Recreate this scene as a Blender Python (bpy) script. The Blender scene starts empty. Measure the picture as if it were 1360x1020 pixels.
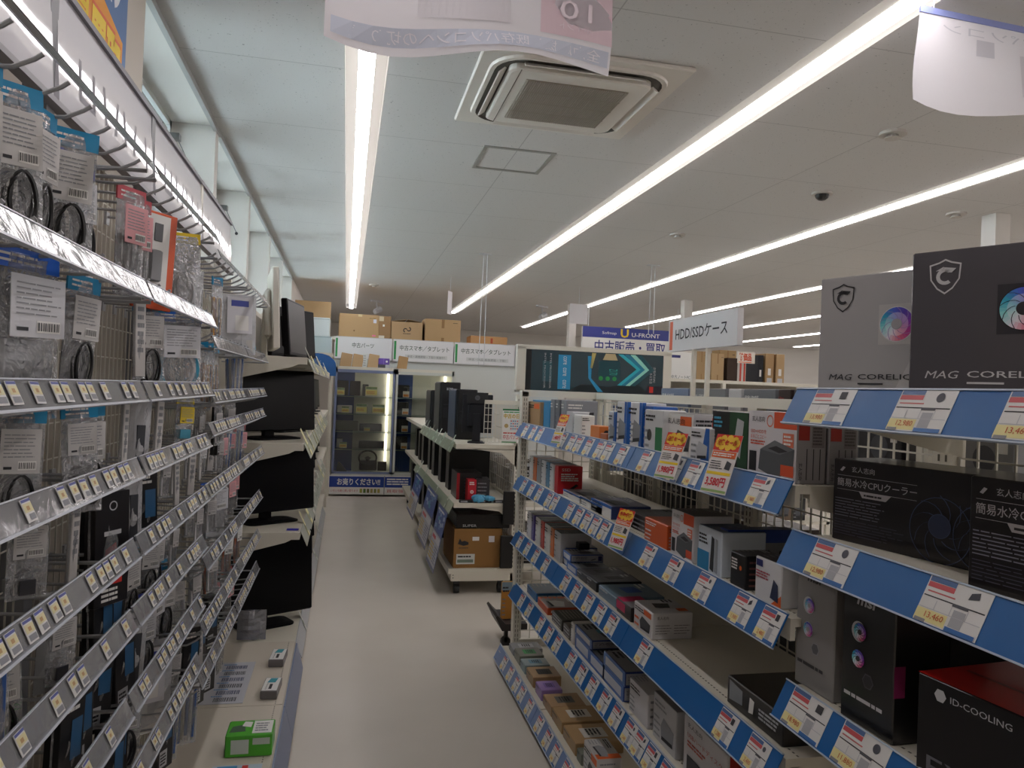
import bpy, math, random
from mathutils import Vector, Matrix

# ------------------------------------------------------------------ camera
F = 1000.0; H = 1.5; ROLL = math.radians(2.4); VP = (460, 511)
_Y = Vector(((VP[0]-680)/F, (VP[1]-510)/F, 1)).normalized()
_u = Vector((math.sin(ROLL), -math.cos(ROLL), 0))
_Z = (_u - _Y*_u.dot(_Y)).normalized()
_X = _Y.cross(_Z)
if _X.x < 0: _X = -_X
sc = bpy.context.scene
cam_data = bpy.data.cameras.new('camera'); cam = bpy.data.objects.new('camera', cam_data)
sc.collection.objects.link(cam); sc.camera = cam
cam_data.sensor_fit = 'HORIZONTAL'; cam_data.sensor_width = 36; cam_data.lens = 36*F/1360
cam_data.clip_start = 0.02
R3 = Matrix(((_X.x, -_X.y, -_X.z), (_Y.x, -_Y.y, -_Y.z), (_Z.x, -_Z.y, -_Z.z)))
cam.matrix_world = Matrix.Translation((0, 0, H)) @ R3.to_4x4()

# ------------------------------------------------------------------ world and exposure
world = bpy.data.worlds.new('world'); sc.world = world; world.use_nodes = True
bg = world.node_tree.nodes['Background']; bg.inputs[0].default_value = (0.84, 0.94, 0.98, 1); bg.inputs[1].default_value = 27.0
sc.view_settings.view_transform = 'Standard'; sc.view_settings.look = 'None'
sc.view_settings.gamma = 1; sc.view_settings.use_curve_mapping = False
sc.view_settings.exposure = 0.3
LIGHT = 9.5
sc.cycles.use_denoising = True; sc.cycles.max_bounces = 8; sc.cycles.diffuse_bounces = 4
sc.cycles.transparent_max_bounces = 16; sc.cycles.caustics_reflective = False; sc.cycles.caustics_refractive = False
sc.cycles.sample_clamp_indirect = 6

# ------------------------------------------------------------------ helpers
rnd = random.Random(7)
def ray(u, v):
    d = Vector(((u-680)/F, (v-510)/F, 1)); return Vector((d.dot(_X), d.dot(_Y), d.dot(_Z)))
def P(u, v, x=None, y=None, z=None):
    r = ray(u, v); t = x/r.x if x is not None else y/r.y if y is not None else (z-H)/r.z
    return Vector((r.x*t, r.y*t, H+r.z*t))
def proj_u(x, y, z):
    d = _X*x + _Y*y + _Z*(z-H); return 680+F*d.x/d.z
def Yof(u, x, z):
    a, b = 0.3, 30.0
    for _ in range(50):
        m = (a+b)/2
        big = proj_u(x, m, z) > u
        if x < 0: big = not big
        if big: a = m
        else: b = m
    return a
def lin(c):
    if isinstance(c, str):
        c = tuple(int(c[i:i+2], 16)/255 for i in (0, 2, 4))
    return tuple((v/12.92 if v <= .04045 else ((v+.055)/1.055)**2.4) for v in c)+(1,)
MC = {}
def M(c, r=0.5, metal=0.0, spec=0.5, emit=0, coat=0, name=None):
    k = (c, r, metal, spec, emit, coat)
    if k in MC: return MC[k]
    m = bpy.data.materials.new(name or 'paint_'+str(c)); m.use_nodes = True
    b = m.node_tree.nodes['Principled BSDF']
    b.inputs['Base Color'].default_value = lin(c); b.inputs['Roughness'].default_value = r
    b.inputs['Metallic'].default_value = metal; b.inputs['Specular IOR Level'].default_value = spec
    if coat: b.inputs['Coat Weight'].default_value = coat; b.inputs['Coat Roughness'].default_value = .08
    if emit:
        b.inputs['Emission Color'].default_value = lin(c); b.inputs['Emission Strength'].default_value = emit
    MC[k] = m; return m
def nodes_mat(name, r=.6, spec=.4):
    m = bpy.data.materials.new(name); m.use_nodes = True
    nt = m.node_tree; b = nt.nodes['Principled BSDF']
    b.inputs['Roughness'].default_value = r; b.inputs['Specular IOR Level'].default_value = spec
    return m, nt, b
def N(nt, t, **kw):
    n = nt.nodes.new(t)
    for k, v in kw.items(): setattr(n, k, v)
    return n
def ramp(nt, fac, a, b, ca, cb):
    n = N(nt, 'ShaderNodeValToRGB'); n.color_ramp.elements[0].position = a; n.color_ramp.elements[1].position = b
    n.color_ramp.elements[0].color = lin(ca); n.color_ramp.elements[1].color = lin(cb)
    nt.links.new(fac, n.inputs[0]); return n.outputs[0]

class MB:
    def __init__(s): s.v = []; s.f = []; s.m = []; s.mi = []
    def mat(s, m):
        if m not in s.m: s.m.append(m)
        return s.m.index(m)
    def add(s, vs, fs, m):
        o = len(s.v); k = s.mat(m); s.v += [tuple(p) for p in vs]
        for f in fs: s.f.append(tuple(i+o for i in f)); s.mi.append(k)
    def quad(s, a, b, c, d, m): s.add([a, b, c, d], [(0, 1, 2, 3)], m)
    def box(s, x0, y0, z0, x1, y1, z1, m, T=None):
        vs = [Vector(p) for p in ((x0,y0,z0),(x1,y0,z0),(x1,y1,z0),(x0,y1,z0),(x0,y0,z1),(x1,y0,z1),(x1,y1,z1),(x0,y1,z1))]
        if T: vs = [T @ p for p in vs]
        s.add(vs, [(0,3,2,1),(4,5,6,7),(0,1,5,4),(1,2,6,5),(2,3,7,6),(3,0,4,7)], m)
    def bbox(s, x0, y0, z0, x1, y1, z1, m, b=.004, T=None):
        # box with chamfered edges along its longest outline
        vs = []; fs = []
        for (z, i) in ((z0, b), (z0+b, 0), (z1-b, 0), (z1, b)):
            j = b
            vs += [(x0+i+j,y0+i,z),(x1-i-j,y0+i,z),(x1-i,y0+i+j,z),(x1-i,y1-i-j,z),(x1-i-j,y1-i,z),(x0+i+j,y1-i,z),(x0+i,y1-i-j,z),(x0+i,y0+i+j,z)]
        if T: vs = [T @ Vector(p) for p in vs]
        fs.append(tuple(reversed(range(8)))); fs.append(tuple(range(24, 32)))
        for k in range(3):
            for i in range(8): a = k*8+i; c = k*8+(i+1) % 8; fs.append((a, c, c+8, a+8))
        s.add(vs, fs, m)
    def rod(s, p, q, r, m, n=6, r2=None):
        p = Vector(p); q = Vector(q); d = (q-p).normalized(); a = d.orthogonal().normalized(); b = d.cross(a)
        r2 = r if r2 is None else r2; vs = []
        for c, rr in ((p, r), (q, r2)):
            for i in range(n):
                t = 2*math.pi*i/n; vs.append(c+a*math.cos(t)*rr+b*math.sin(t)*rr)
        fs = [(i, (i+1) % n, n+(i+1) % n, n+i) for i in range(n)]+[tuple(reversed(range(n))), tuple(range(n, 2*n))]
        s.add(vs, fs, m)
    def tube(s, pts, r, m, n=5, closed=False):
        pts = [Vector(p) for p in pts]; k = len(pts); vs = []; fs = []
        for i, p in enumerate(pts):
            d = (pts[(i+1) % k if closed else min(i+1, k-1)]-pts[(i-1) % k if closed else max(i-1, 0)]).normalized()
            a = d.cross(Vector((.31, .12, .94))).normalized(); b = d.cross(a)
            for j in range(n):
                t = 2*math.pi*j/n; vs.append(p+(a*math.cos(t)+b*math.sin(t))*r)
        for i in range(k if closed else k-1):
            for j in range(n):
                A = i*n+j; B = i*n+(j+1) % n; C_ = ((i+1) % k)*n; fs.append((A, B, C_+(j+1) % n, C_+j))
        if not closed: fs += [tuple(reversed(range(n))), tuple(range((k-1)*n, k*n))]
        s.add(vs, fs, m)
    def prism(s, pts, a, b, m, ax='y'):
        # outline pts in the two other axes, extruded a..b along ax
        def mk(p, t): return {'y': (p[0], t, p[1]), 'x': (t, p[0], p[1]), 'z': (p[0], p[1], t)}[ax]
        n = len(pts); vs = [mk(p, a) for p in pts]+[mk(p, b) for p in pts]
        s.add(vs, [tuple(range(n)), tuple(reversed(range(n, 2*n)))]+[(i, n+i, n+(i+1) % n, (i+1) % n) for i in range(n)], m)
    def sphere(s, c, r, m, n=10, k=6, sc=(1, 1, 1)):
        c = Vector(c); vs = []; fs = []
        for i in range(k+1):
            ph = math.pi*i/k
            for j in range(n):
                t = 2*math.pi*j/n; vs.append(c+Vector((math.sin(ph)*math.cos(t)*r*sc[0], math.sin(ph)*math.sin(t)*r*sc[1], math.cos(ph)*r*sc[2])))
        for i in range(k):
            for j in range(n): fs.append((i*n+j, (i+1)*n+j, (i+1)*n+(j+1) % n, i*n+(j+1) % n))
        s.add(vs, fs, m)
    def mesh(s, name):
        me = bpy.data.meshes.new(name); me.from_pydata(s.v, [], s.f)
        for m in s.m: me.materials.append(m)
        me.polygons.foreach_set('material_index', s.mi); me.update(); return me
    def build(s, name, parent=None, loc=None, rz=0, smooth=False):
        me = s.mesh(name)
        if smooth: me.polygons.foreach_set('use_smooth', [True]*len(me.polygons))
        o = bpy.data.objects.new(name, me); sc.collection.objects.link(o)
        if parent: o.parent = parent
        if loc is not None: o.location = loc
        o.rotation_euler.z = rz
        return o
THINGS = []
def tag(o, label, cat, group=None, kind=None, amb='far'):
    o['label'] = label; o['category'] = cat
    if group: o['group'] = group
    if kind: o['kind'] = kind
    THINGS.append(o); return o
def struct(name, mb, **k):
    o = mb.build(name, **k); o['kind'] = 'structure'; return o
def empty(name, loc, rz, label, cat, group=None):
    o = bpy.data.objects.new(name, None); sc.collection.objects.link(o); o.location = loc; o.rotation_euler.z = rz
    o.empty_display_size = .05
    return tag(o, label, cat, group)
def inst(me, name, parent=None, loc=None, rz=0):
    o = bpy.data.objects.new(name, me); sc.collection.objects.link(o)
    if parent: o.parent = parent
    if loc is not None: o.location = loc
    o.rotation_euler.z = rz; return o

# text outlines, cached
TX = {}
def text2d(s, bold=0.0, res=2):
    k = (s, bold)
    if k in TX: return TX[k]
    cu = bpy.data.curves.new('lettering', 'FONT'); cu.body = s; cu.size = 1; cu.resolution_u = res; cu.offset = bold
    o = bpy.data.objects.new('lettering', cu); sc.collection.objects.link(o)
    dg = bpy.context.evaluated_depsgraph_get(); ev = o.evaluated_get(dg); me = ev.to_mesh()
    vs = [(v.co.x, v.co.y) for v in me.vertices]; fs = [tuple(p.vertices) for p in me.polygons]
    ev.to_mesh_clear(); bpy.data.objects.remove(o); bpy.data.curves.remove(cu)
    if vs:
        x0 = min(v[0] for v in vs); x1 = max(v[0] for v in vs); y0 = min(v[1] for v in vs); y1 = max(v[1] for v in vs)
    else: x0 = y0 = 0; x1 = y1 = 1
    TX[k] = ([((v[0]-x0)/(x1-x0), (v[1]-y0)/(y1-y0)) for v in vs], fs, (x1-x0)/(y1-y0)); return TX[k]

class Face:
    # a printed face: O lower left corner, U along its width, V up; normal = U x V
    def __init__(s, mb, O, U, V, w, h):
        s.mb = mb; s.O = Vector(O); s.U = Vector(U).normalized(); s.V = Vector(V).normalized(); s.w = w; s.h = h; s.n = s.U.cross(s.V)
    def pt(s, x, y, l): return s.O+s.U*(x*s.w)+s.V*(y*s.h)+s.n*(.0004*l)
    def rect(s, x0, y0, x1, y1, m, l=1):
        s.mb.quad(s.pt(x0,y0,l), s.pt(x1,y0,l), s.pt(x1,y1,l), s.pt(x0,y1,l), m)
    def poly(s, pts, m, l=1): s.mb.add([s.pt(x, y, l) for x, y in pts], [tuple(range(len(pts)))], m)
    def disc(s, cx, cy, r, m, l=1, n=20, a0=0, a1=2*math.pi, ri=0):
        k = s.w/s.h
        if ri <= 0 and a1-a0 > 6.28:
            s.poly([(cx+r*math.cos(a0+(a1-a0)*i/n), cy+r*k*math.sin(a0+(a1-a0)*i/n)) for i in range(n)], m, l)
        else:
            ps = []
            for i in range(n+1):
                t = a0+(a1-a0)*i/n; ps.append(((cx+r*math.cos(t), cy+r*k*math.sin(t)), (cx+ri*math.cos(t), cy+ri*k*math.sin(t))))
            for i in range(n): s.poly([ps[i][0], ps[i+1][0], ps[i+1][1], ps[i][1]], m, l)
    def text(s, t, x0, y0, x1, y1, m, l=2, bold=.0, shear=0, rot=0):
        vs, fs, asp = text2d(t, bold)
        def f(a, b):
            if rot == 1: a, b = b, 1-a       # reads downwards
            return s.pt(x0+(x1-x0)*a+shear*b*(x1-x0), y0+(y1-y0)*b, l)
        s.mb.add([f(a, b) for a, b in vs], fs, m)
    def lines(s, x0, y0, x1, y1, n, m, l=2, fill=.55, r=rnd, gap=.25):
        for i in range(n):
            b = y0+(y1-y0)*(i+.2)/n; t = y0+(y1-y0)*(i+.2+fill)/n; x = x0
            e = x1-(x1-x0)*r.uniform(0, gap)
            while x < e-.01:
                w = min(e-x, (x1-x0)*r.uniform(.08, .4)); s.rect(x, b, x+w, t, m, l); x += w+(x1-x0)*.025

WHITE = M('e9e8e4', .45); OFFW = M('d9d5c8', .5); INK = M('26272b', .6); GREY = M('8f9194', .5); LGREY = M('bfc1c4', .5)
RED = M('c92a22', .45); ORANGE = M('e2662a', .45); YEL = M('f0cf2e', .5); BLUE = M('1f5fae', .4); NAVY = M('232a6b', .4)
BLACK = M('0b0b0d', .4); TEAL = M('1489b8', .4); GREEN = M('2f9a4e', .5); PURP = M('7a55b8', .4); BROWN = M('b38a5c', .75); PALEY = M('efe6a2', .5)
PINK = M('e2709a', .4); CHROME = M('b9bcc0', .25, 1.0); STEEL = M('a9abad', .35, .6); CREAM = M('dcd8ca', .45); CREAMD = M('b9b2a2', .6)
SHELFM = M('d8d3c4', .5, name='cream_shelf_paint'); WIREM = M('d5d2c6', .4, name='cream_wire')

# special materials
def film_mat(name, tint, ref, bump=1.0, scale=40, alpha=.25, rough=.12):
    m = bpy.data.materials.new(name); m.use_nodes = True; nt = m.node_tree; nt.nodes.clear()
    out = N(nt, 'ShaderNodeOutputMaterial'); tr = N(nt, 'ShaderNodeBsdfTransparent'); tr.inputs[0].default_value = lin(tint)
    gl = N(nt, 'ShaderNodeBsdfGlossy'); gl.inputs['Roughness'].default_value = rough; gl.inputs[0].default_value = (.9, .9, .9, 1)
    df = N(nt, 'ShaderNodeBsdfDiffuse'); df.inputs[0].default_value = (.75, .76, .78, 1)
    mx = N(nt, 'ShaderNodeMixShader'); m2 = N(nt, 'ShaderNodeMixShader'); fr = N(nt, 'ShaderNodeFresnel'); fr.inputs[0].default_value = 1.5
    tc = N(nt, 'ShaderNodeTexCoord'); ns = N(nt, 'ShaderNodeTexNoise'); ns.inputs['Scale'].default_value = scale; ns.inputs['Detail'].default_value = 3; ns.inputs['Distortion'].default_value = 1.2
    bp = N(nt, 'ShaderNodeBump'); bp.inputs['Strength'].default_value = bump; bp.inputs['Distance'].default_value = .01
    L = nt.links.new
    L(tc.outputs['Object'], ns.inputs[0]); L(ns.outputs[0], bp.inputs['Height']); L(bp.outputs[0], gl.inputs['Normal']); L(bp.outputs[0], fr.inputs['Normal'])
    ad = N(nt, 'ShaderNodeMath'); ad.operation = 'MULTIPLY_ADD'; ad.inputs[1].default_value = 1.0; ad.inputs[2].default_value = ref; L(fr.outputs[0], ad.inputs[0])
    m2.inputs[0].default_value = alpha; L(tr.outputs[0], m2.inputs[1]); L(df.outputs[0], m2.inputs[2])
    L(ad.outputs[0], mx.inputs[0]); L(m2.outputs[0], mx.inputs[1]); L(gl.outputs[0], mx.inputs[2]); L(mx.outputs[0], out.inputs[0])
    return m
FILM = film_mat('clear_bag_film', 'f4f6f8', .05, 1.6, 38, .2, .16)
FILMS = film_mat('shiny_bag_film', 'dfe3e6', .18, 2.0, 50, .32, .14)
RAILCLEAR = film_mat('clear_rail_plastic', 'eef1f5', .0, .22, 12, .3, .1)
GLASS = film_mat('cabinet_glass', 'f0f7f4', .0, 0, 1, .03, .02)
DOORG = film_mat('door_glass', 'fafcfb', .0, 0, 1, .0, .02)
PANE = film_mat('window_pane', 'f3f8fa', .0, .1, 3, .45, .15)
GLOVEM = film_mat('milky_bag_film', 'dfe2e6', .05, .9, 40, .55)

m, nt, b = nodes_mat('white_ceiling_board', .9, .1)
tc = N(nt, 'ShaderNodeTexCoord'); vo = N(nt, 'ShaderNodeTexNoise'); vo.inputs['Scale'].default_value = 95; vo.inputs['Detail'].default_value = 1; nt.links.new(tc.outputs['Object'], vo.inputs[0])
vo.inputs['Distortion'].default_value = .6
sp = ramp(nt, vo.outputs[0], .255, .285, '9c9c9a', 'd4d3d1')
br = N(nt, 'ShaderNodeTexBrick'); br.inputs['Scale'].default_value = 1; br.inputs['Mortar Size'].default_value = .003; br.inputs['Brick Width'].default_value = .91*2.0; br.inputs['Row Height'].default_value = .885; br.offset = 0
br.inputs['Color1'].default_value = (1, 1, 1, 1); br.inputs['Color2'].default_value = (.985, .985, .985, 1); br.inputs['Mortar'].default_value = (.68, .68, .68, 1); br.inputs['Mortar Smooth'].default_value = .2
mp = N(nt, 'ShaderNodeMapping'); mp.inputs['Location'].default_value = (.86, -.05, 0); nt.links.new(tc.outputs['Object'], mp.inputs[0]); nt.links.new(mp.outputs[0], br.inputs[0])
mu = N(nt, 'ShaderNodeMix'); mu.data_type = 'RGBA'; mu.blend_type = 'MULTIPLY'; mu.inputs[0].default_value = 1
nt.links.new(sp, mu.inputs[6]); nt.links.new(br.outputs[0], mu.inputs[7]); nt.links.new(mu.outputs[2], b.inputs['Base Color']); CEIL = m

m, nt, b = nodes_mat('pale_vinyl_floor', .42, .35)
tc = N(nt, 'ShaderNodeTexCoord'); ns = N(nt, 'ShaderNodeTexNoise'); ns.inputs['Scale'].default_value = 1.3; ns.inputs['Detail'].default_value = 5
nt.links.new(tc.outputs['Object'], ns.inputs[0]); nt.links.new(ramp(nt, ns.outputs[0], .3, .7, 'ccc5b9', 'd5cec3'), b.inputs['Base Color'])
n2 = N(nt, 'ShaderNodeTexNoise'); n2.inputs['Scale'].default_value = 4; nt.links.new(tc.outputs['Object'], n2.inputs[0])
mr = N(nt, 'ShaderNodeMapRange'); mr.inputs[3].default_value = .3; mr.inputs[4].default_value = .5; nt.links.new(n2.outputs[0], mr.inputs[0]); nt.links.new(mr.outputs[0], b.inputs['Roughness']); FLOOR = m

def wobble(name, c, r, strength, scale, coat=0):
    m, nt, b = nodes_mat(name, r, .5); b.inputs['Base Color'].default_value = lin(c)
    if coat: b.inputs['Coat Weight'].default_value = coat; b.inputs['Coat Roughness'].default_value = .03
    tc = N(nt, 'ShaderNodeTexCoord'); ns = N(nt, 'ShaderNodeTexNoise'); ns.inputs['Scale'].default_value = scale; ns.inputs['Detail'].default_value = 2
    bp = N(nt, 'ShaderNodeBump'); bp.inputs['Strength'].default_value = strength; bp.inputs['Distance'].default_value = .02
    nt.links.new(tc.outputs['Object'], ns.inputs[0]); nt.links.new(ns.outputs[0], bp.inputs['Height']); nt.links.new(bp.outputs[0], b.inputs['Normal'])
    if coat: nt.links.new(bp.outputs[0], b.inputs['Coat Normal'])
    return m
HEADM = wobble('glossy_header_board', 'd6d4da', .5, .09, 1.5, 1)
RAILBLUE = wobble('blue_rail_insert', '0a5fa2', .4, .12, 7, .3)
SIGNM = wobble('glossy_sign_board', 'dcdcde', .3, .06, 2, .9)
WALLM = M('cbc4b9', .8, name='beige_wall_paint'); WALLW = M('d9d6d0', .8, name='white_wall_paint')

def carton(name, label, cat, loc, dims, c, art=None, rz=0, group=None, part=False, parent=None, rough=.35, coat=0):
    dx, dy, dz = dims; mb = MB()
    m = c if not isinstance(c, str) else M(c, rough, coat=coat)
    mb.bbox(0, 0, 0, dx, dy, dz, m, b=min(.0025, dx*.2, dy*.2, dz*.2))
    for k, fn in (art or {}).items():
        if k == 'l': Fc = Face(mb, (0, dy, 0), (0,-1,0), (0,0,1), dy, dz)
        elif k == 'n': Fc = Face(mb, (0, 0, 0), (1,0,0), (0,0,1), dx, dz)
        elif k == 't': Fc = Face(mb, (0, 0, dz), (1,0,0), (0,1,0), dx, dy)
        elif k == 'u': Fc = Face(mb, (0, dy, dz), (0,-1,0), (1,0,0), dy, dx)   # top, reading from the aisle on the left
        elif k == 'r': Fc = Face(mb, (dx, 0, 0), (0,1,0), (0,0,1), dy, dz)
        fn(Fc)
    o = mb.build(name, parent=parent, loc=loc, rz=rz)
    if label: tag(o, label, cat, group)
    return o

# -------- generic printed designs
def art(base=None, band=None, bandpos='top', title=INK, pic=None, lines=4, sub=None, t=None, seed=0, pics=None):
    def f(Fc):
        r = random.Random(seed*7+int(Fc.w*1000)+int(Fc.h*77))
        if base: Fc.rect(.01, .01, .99, .99, base, 1)
        if band:
            if bandpos == 'top': Fc.rect(.0, .78, 1, 1, band, 2)
            elif bandpos == 'left': Fc.rect(0, 0, .16, 1, band, 2)
            elif bandpos == 'right': Fc.rect(.78, 0, 1, 1, band, 2)
            elif bandpos == 'bottom': Fc.rect(0, 0, 1, .2, band, 2)
            elif bandpos == 'diag': Fc.poly([(.55, 0), (1, 0), (1, 1), (.8, 1)], band, 2)
            elif bandpos == 'tag': Fc.rect(.55, .72, .95, .93, band, 2)
        if t: Fc.text(t, .08, .74, .72, .88, title, 4)
        else: Fc.lines(.07, .72, .6, .9, 2, title, 4, .5, r)
        if pic:
            x0 = .35 if Fc.w > Fc.h else .2
            Fc.poly([(x0+.05, .12), (.88, .16), (.92, .5), (x0+.12, .62), (x0, .4)], pic, 3)
            Fc.poly([(x0+.05, .12), (.88, .16), (.86, .24), (x0+.06, .2)], INK, 4)
        if lines: Fc.lines(.06, .08, .34, .6, lines, sub or GREY, 3, .35, r)
    return f
def microtext(m, n=10, x0=.1, x1=.9, y0=.08, y1=.92):
    return lambda Fc: Fc.lines(x0, y0, x1, y1, n, m, 2, .35, random.Random(n))
def barcode(Fc, x0=.1, y0=.1, x1=.5, y1=.4):
    Fc.rect(x0, y0, x1, y1, WHITE, 2); r = random.Random(3); x = x0+.03*(x1-x0)
    while x < x1-.05*(x1-x0):
        w = (x1-x0)*r.choice([.015, .03, .045]); Fc.rect(x, y0+.15*(y1-y0), x+w, y1-.15*(y1-y0), INK, 3); x += w*2.1
ORD = ['', 'second', 'third', 'fourth', 'fifth', 'sixth', 'seventh', 'eighth', 'ninth', 'tenth', 'eleventh', 'twelfth', 'thirteenth', 'fourteenth', 'fifteenth', 'sixteenth', 'seventeenth', 'eighteenth', 'nineteenth', 'twentieth',
       'twenty-first', 'twenty-second', 'twenty-third', 'twenty-fourth', 'twenty-fifth', 'twenty-sixth', 'twenty-seventh', 'twenty-eighth', 'twenty-ninth', 'thirtieth', 'thirty-first', 'thirty-second', 'thirty-third', 'thirty-fourth', 'thirty-fifth', 'thirty-sixth', 'thirty-seventh', 'thirty-eighth', 'thirty-ninth', 'fortieth']

# ================================================================== ROOM
X0, X1, Y0, Y1, ZC = -.80, 15.0, -2.5, 18.5, 2.97
LX = [0.03, 1.94, 3.86, 5.80, 7.70, 9.60, 11.50, 13.40]
mb = MB(); mb.box(X0-.7, Y0-.2, -.1, X1+.2, Y1+.2, 0, FLOOR); struct('floor', mb)
# ceiling in strips between the recessed light channels
mb = MB(); edges = [X0-.02]
for x in LX: edges += [x-.10, x+.10]
edges.append(X1+.2)
for i in range(0, len(edges), 2): mb.box(edges[i], Y0-.2, ZC, edges[i+1], Y1+.2, ZC+.12, CEIL)
for x in LX:                       # channel ends beyond the lamps
    mb.box(x-.10, Y0-.2, ZC, x+.10, Y0, ZC+.12, CEIL)
LEND = [14.7, 14.4, 16.6, 15.2, 17.3, 17.6, 17.8, 17.8]
for x, e in zip(LX, LEND): mb.box(x-.10, e, ZC, x+.10, Y1+.2, ZC+.12, CEIL)
struct('ceiling', mb)
LEDM = M('fff8fa', .4, emit=LIGHT, name='led_diffuser')
for i, (x, e) in enumerate(zip(LX, LEND)):
    nm = ['leftmost', 'second from the left', 'third from the left', 'fourth from the left', 'fifth from the left', 'sixth from the left', 'seventh from the left', 'rightmost'][i]
    t = empty('ceiling_light', (x, Y0, ZC), 0, 'long recessed white strip light in the ceiling, '+nm, 'ceiling light', 'recessed strip lights in the ceiling')
    m = MB(); hs = M('c9c8c2', .4)
    for s in (-1, 1): m.box(s*.098-.002, 0, .0, s*.098+.002, e-Y0, .07, hs)
    m.box(-.1, 0, .07, .1, e-Y0, .08, hs); m.build('housing', t)
    m = MB(); m.box(-.037, 0, -.014, .037, e-Y0-.02, .0, LEDM); m.build('diffuser', t)
    m = MB(); m.box(-.031, 0, .0005, .031, e-Y0-.02, .066, hs); m.build('lamp_body', t)
# walls
mb = MB(); mb.box(X0-.7, Y1, 0, X1+.2, Y1+.2, ZC, WALLW); struct('wall_back', mb)
mb = MB(); mb.box(X1, Y0, 0, X1+.2, Y1, ZC, WALLW); struct('wall_right', mb)
mb = MB(); mb.box(X0-.7, Y0-.2, 0, X1+.2, Y0, ZC, WALLW); struct('wall_front', mb)
# left wall with clerestory openings
SILL = 2.12; DEP = .42
wins = [(3.08, 4.64), (4.74, 6.18), (6.28, 7.80), (7.90, 9.3), (9.4, 10.9)]
mb = MB(); mb.box(X0-DEP, Y0, 0, X0, Y1, SILL, WALLM)
last = Y0
for a, b_ in wins+[(Y1, Y1)]:
    mb.box(X0-DEP, last, SILL, X0, a, ZC+.0, WALLM if last == Y0 else WALLW); last = b_
mb.box(X0-DEP, Y0, ZC, X0-.02, Y1, ZC+.12, WALLW); struct('wall_left', mb)
mb = MB(); mb.box(X0-.012, 3.0, ZC-.03, X0+.012, 11, ZC, M('aeb0ae', .5)); mb.box(X0, -2.5, ZC-.02, X0+.015, 3.0, ZC, M('aeb0ae', .5)); struct('trim_1', mb)
for i, (a, b_) in enumerate(wins):
    fr = M('dfe3e2', .4); xw = X0-.27; m = MB()
    for y in (a, b_-.035): m.box(xw-.03, y, SILL, xw+.03, y+.035, ZC, fr)
    m.box(xw-.03, a, SILL, xw+.03, b_, SILL+.04, fr); m.box(xw-.03, a, ZC-.03, xw+.03, b_, ZC, fr)
    m.box(xw-.02, a, 2.62, xw+.035, b_, 2.655, fr); m.box(xw-.02, (a+b_)/2-.02, SILL, xw+.02, (a+b_)/2+.02, ZC, fr)
    w = struct('window_%d' % (i+1), m)
    m = MB(); m.box(xw-.004, a+.03, SILL+.03, xw+.004, b_-.03, ZC-.03, PANE); m.build('pane', w)
    if i < 2:
        m = MB(); g = M('7d8080', .35, .7); cy = b_-.62
        m.box(xw+.03, cy-.12, 2.72, xw+.09, cy+.02, 2.775, g); m.box(xw+.09, cy-.04, 2.70, xw+.14, cy+.04, 2.755, g); m.box(xw+.13, cy-.02, 2.685, xw+.21, cy+.03, 2.715, g)
        m.rod((xw+.2, cy, 2.69), (xw+.27, cy+.04, 2.54), .003, g); m.sphere((xw+.27, cy+.04, 2.535), .011, INK); m.build('window_opener', w)
    else:
        m = MB(); m.tube([(xw+.06, a+.8+.02*k, 2.72-.004*k*k) for k in range(8)], .006, INK); m.build('opener_cable', w)
# columns
for x, y, s in ((4.72, 4.75, .13), (4.95, 10.5, .13), (3.58, 11.9, .12)):
    m = MB(); m.box(x-s/2, y-s/2, 0, x+s/2, y+s/2, ZC, M('d6d3cd', .6)); 
    struct('column_%d' % (1 if y < 5 else 2 if y < 11 else 3), m)

# ------------------------------------------------------------------ ceiling fittings
t = empty('air_conditioner', (.985, 3.56, ZC), 0, 'square ceiling cassette air conditioner with rounded louvred rim and grey grille', 'air conditioner')
AC = M('dcd8d0', .45); m = MB(); m.bbox(-.475, -.475, -.022, .475, .475, 0, AC, .006); m.build('panel', t)
def rrect(hx, hy, r, n=6):
    ps = []
    for cx, cy, a in ((hx-r, hy-r, 0), (-hx+r, hy-r, 90), (-hx+r, -hy+r, 180), (hx-r, -hy+r, 270)):
        for i in range(n+1):
            q = math.radians(a+90*i/n); ps.append((cx+r*math.cos(q), cy+r*math.sin(q)))
    return ps
def loft(mb, loops, m, cap=True):
    n = len(loops[0][0]); vs = [(p[0], p[1], z) for L_, z in loops for p in L_]; fs = []
    for k in range(len(loops)-1):
        for i in range(n): a = k*n+i; c = k*n+(i+1) % n; fs.append((a, a+n, c+n, c))
    if cap: fs.append(tuple(range((len(loops)-1)*n, len(loops)*n)))
    mb.add(vs, fs, m)
m = MB(); loft(m, [(rrect(.42, .42, .16), -.022), (rrect(.415, .415, .155), -.034), (rrect(.395, .395, .14), -.034)], AC, False)
loft(m, [(rrect(.395, .395, .14), -.034), (rrect(.39, .39, .14), -.0225)], M('55524c', .6), True); m.build('rim', t)
m = MB(); loft(m, [(rrect(.335, .335, .05), -.0225), (rrect(.335, .335, .05), -.048), (rrect(.325, .325, .045), -.054)], AC); 
m.box(-.29, -.335, -.0555, -.286, .335, -.0535, M('6c675e', .6)); m.build('inner_panel', t)
m = MB(); GR = M('a0968b', .6)
m.box(-.245, -.245, -.058, .245, .245, -.054, GR)
for k in range(48): x = -.24+.0102*k; m.box(x, -.24, -.062, x+.004, .24, -.058, M('ada49a', .6))
for k in range(3): m.box(-.245, -.125+.125*k-.003, -.0635, .245, -.125+.125*k+.003, -.0622, M('a39b90', .6))
m.build('grille', t)
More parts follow.
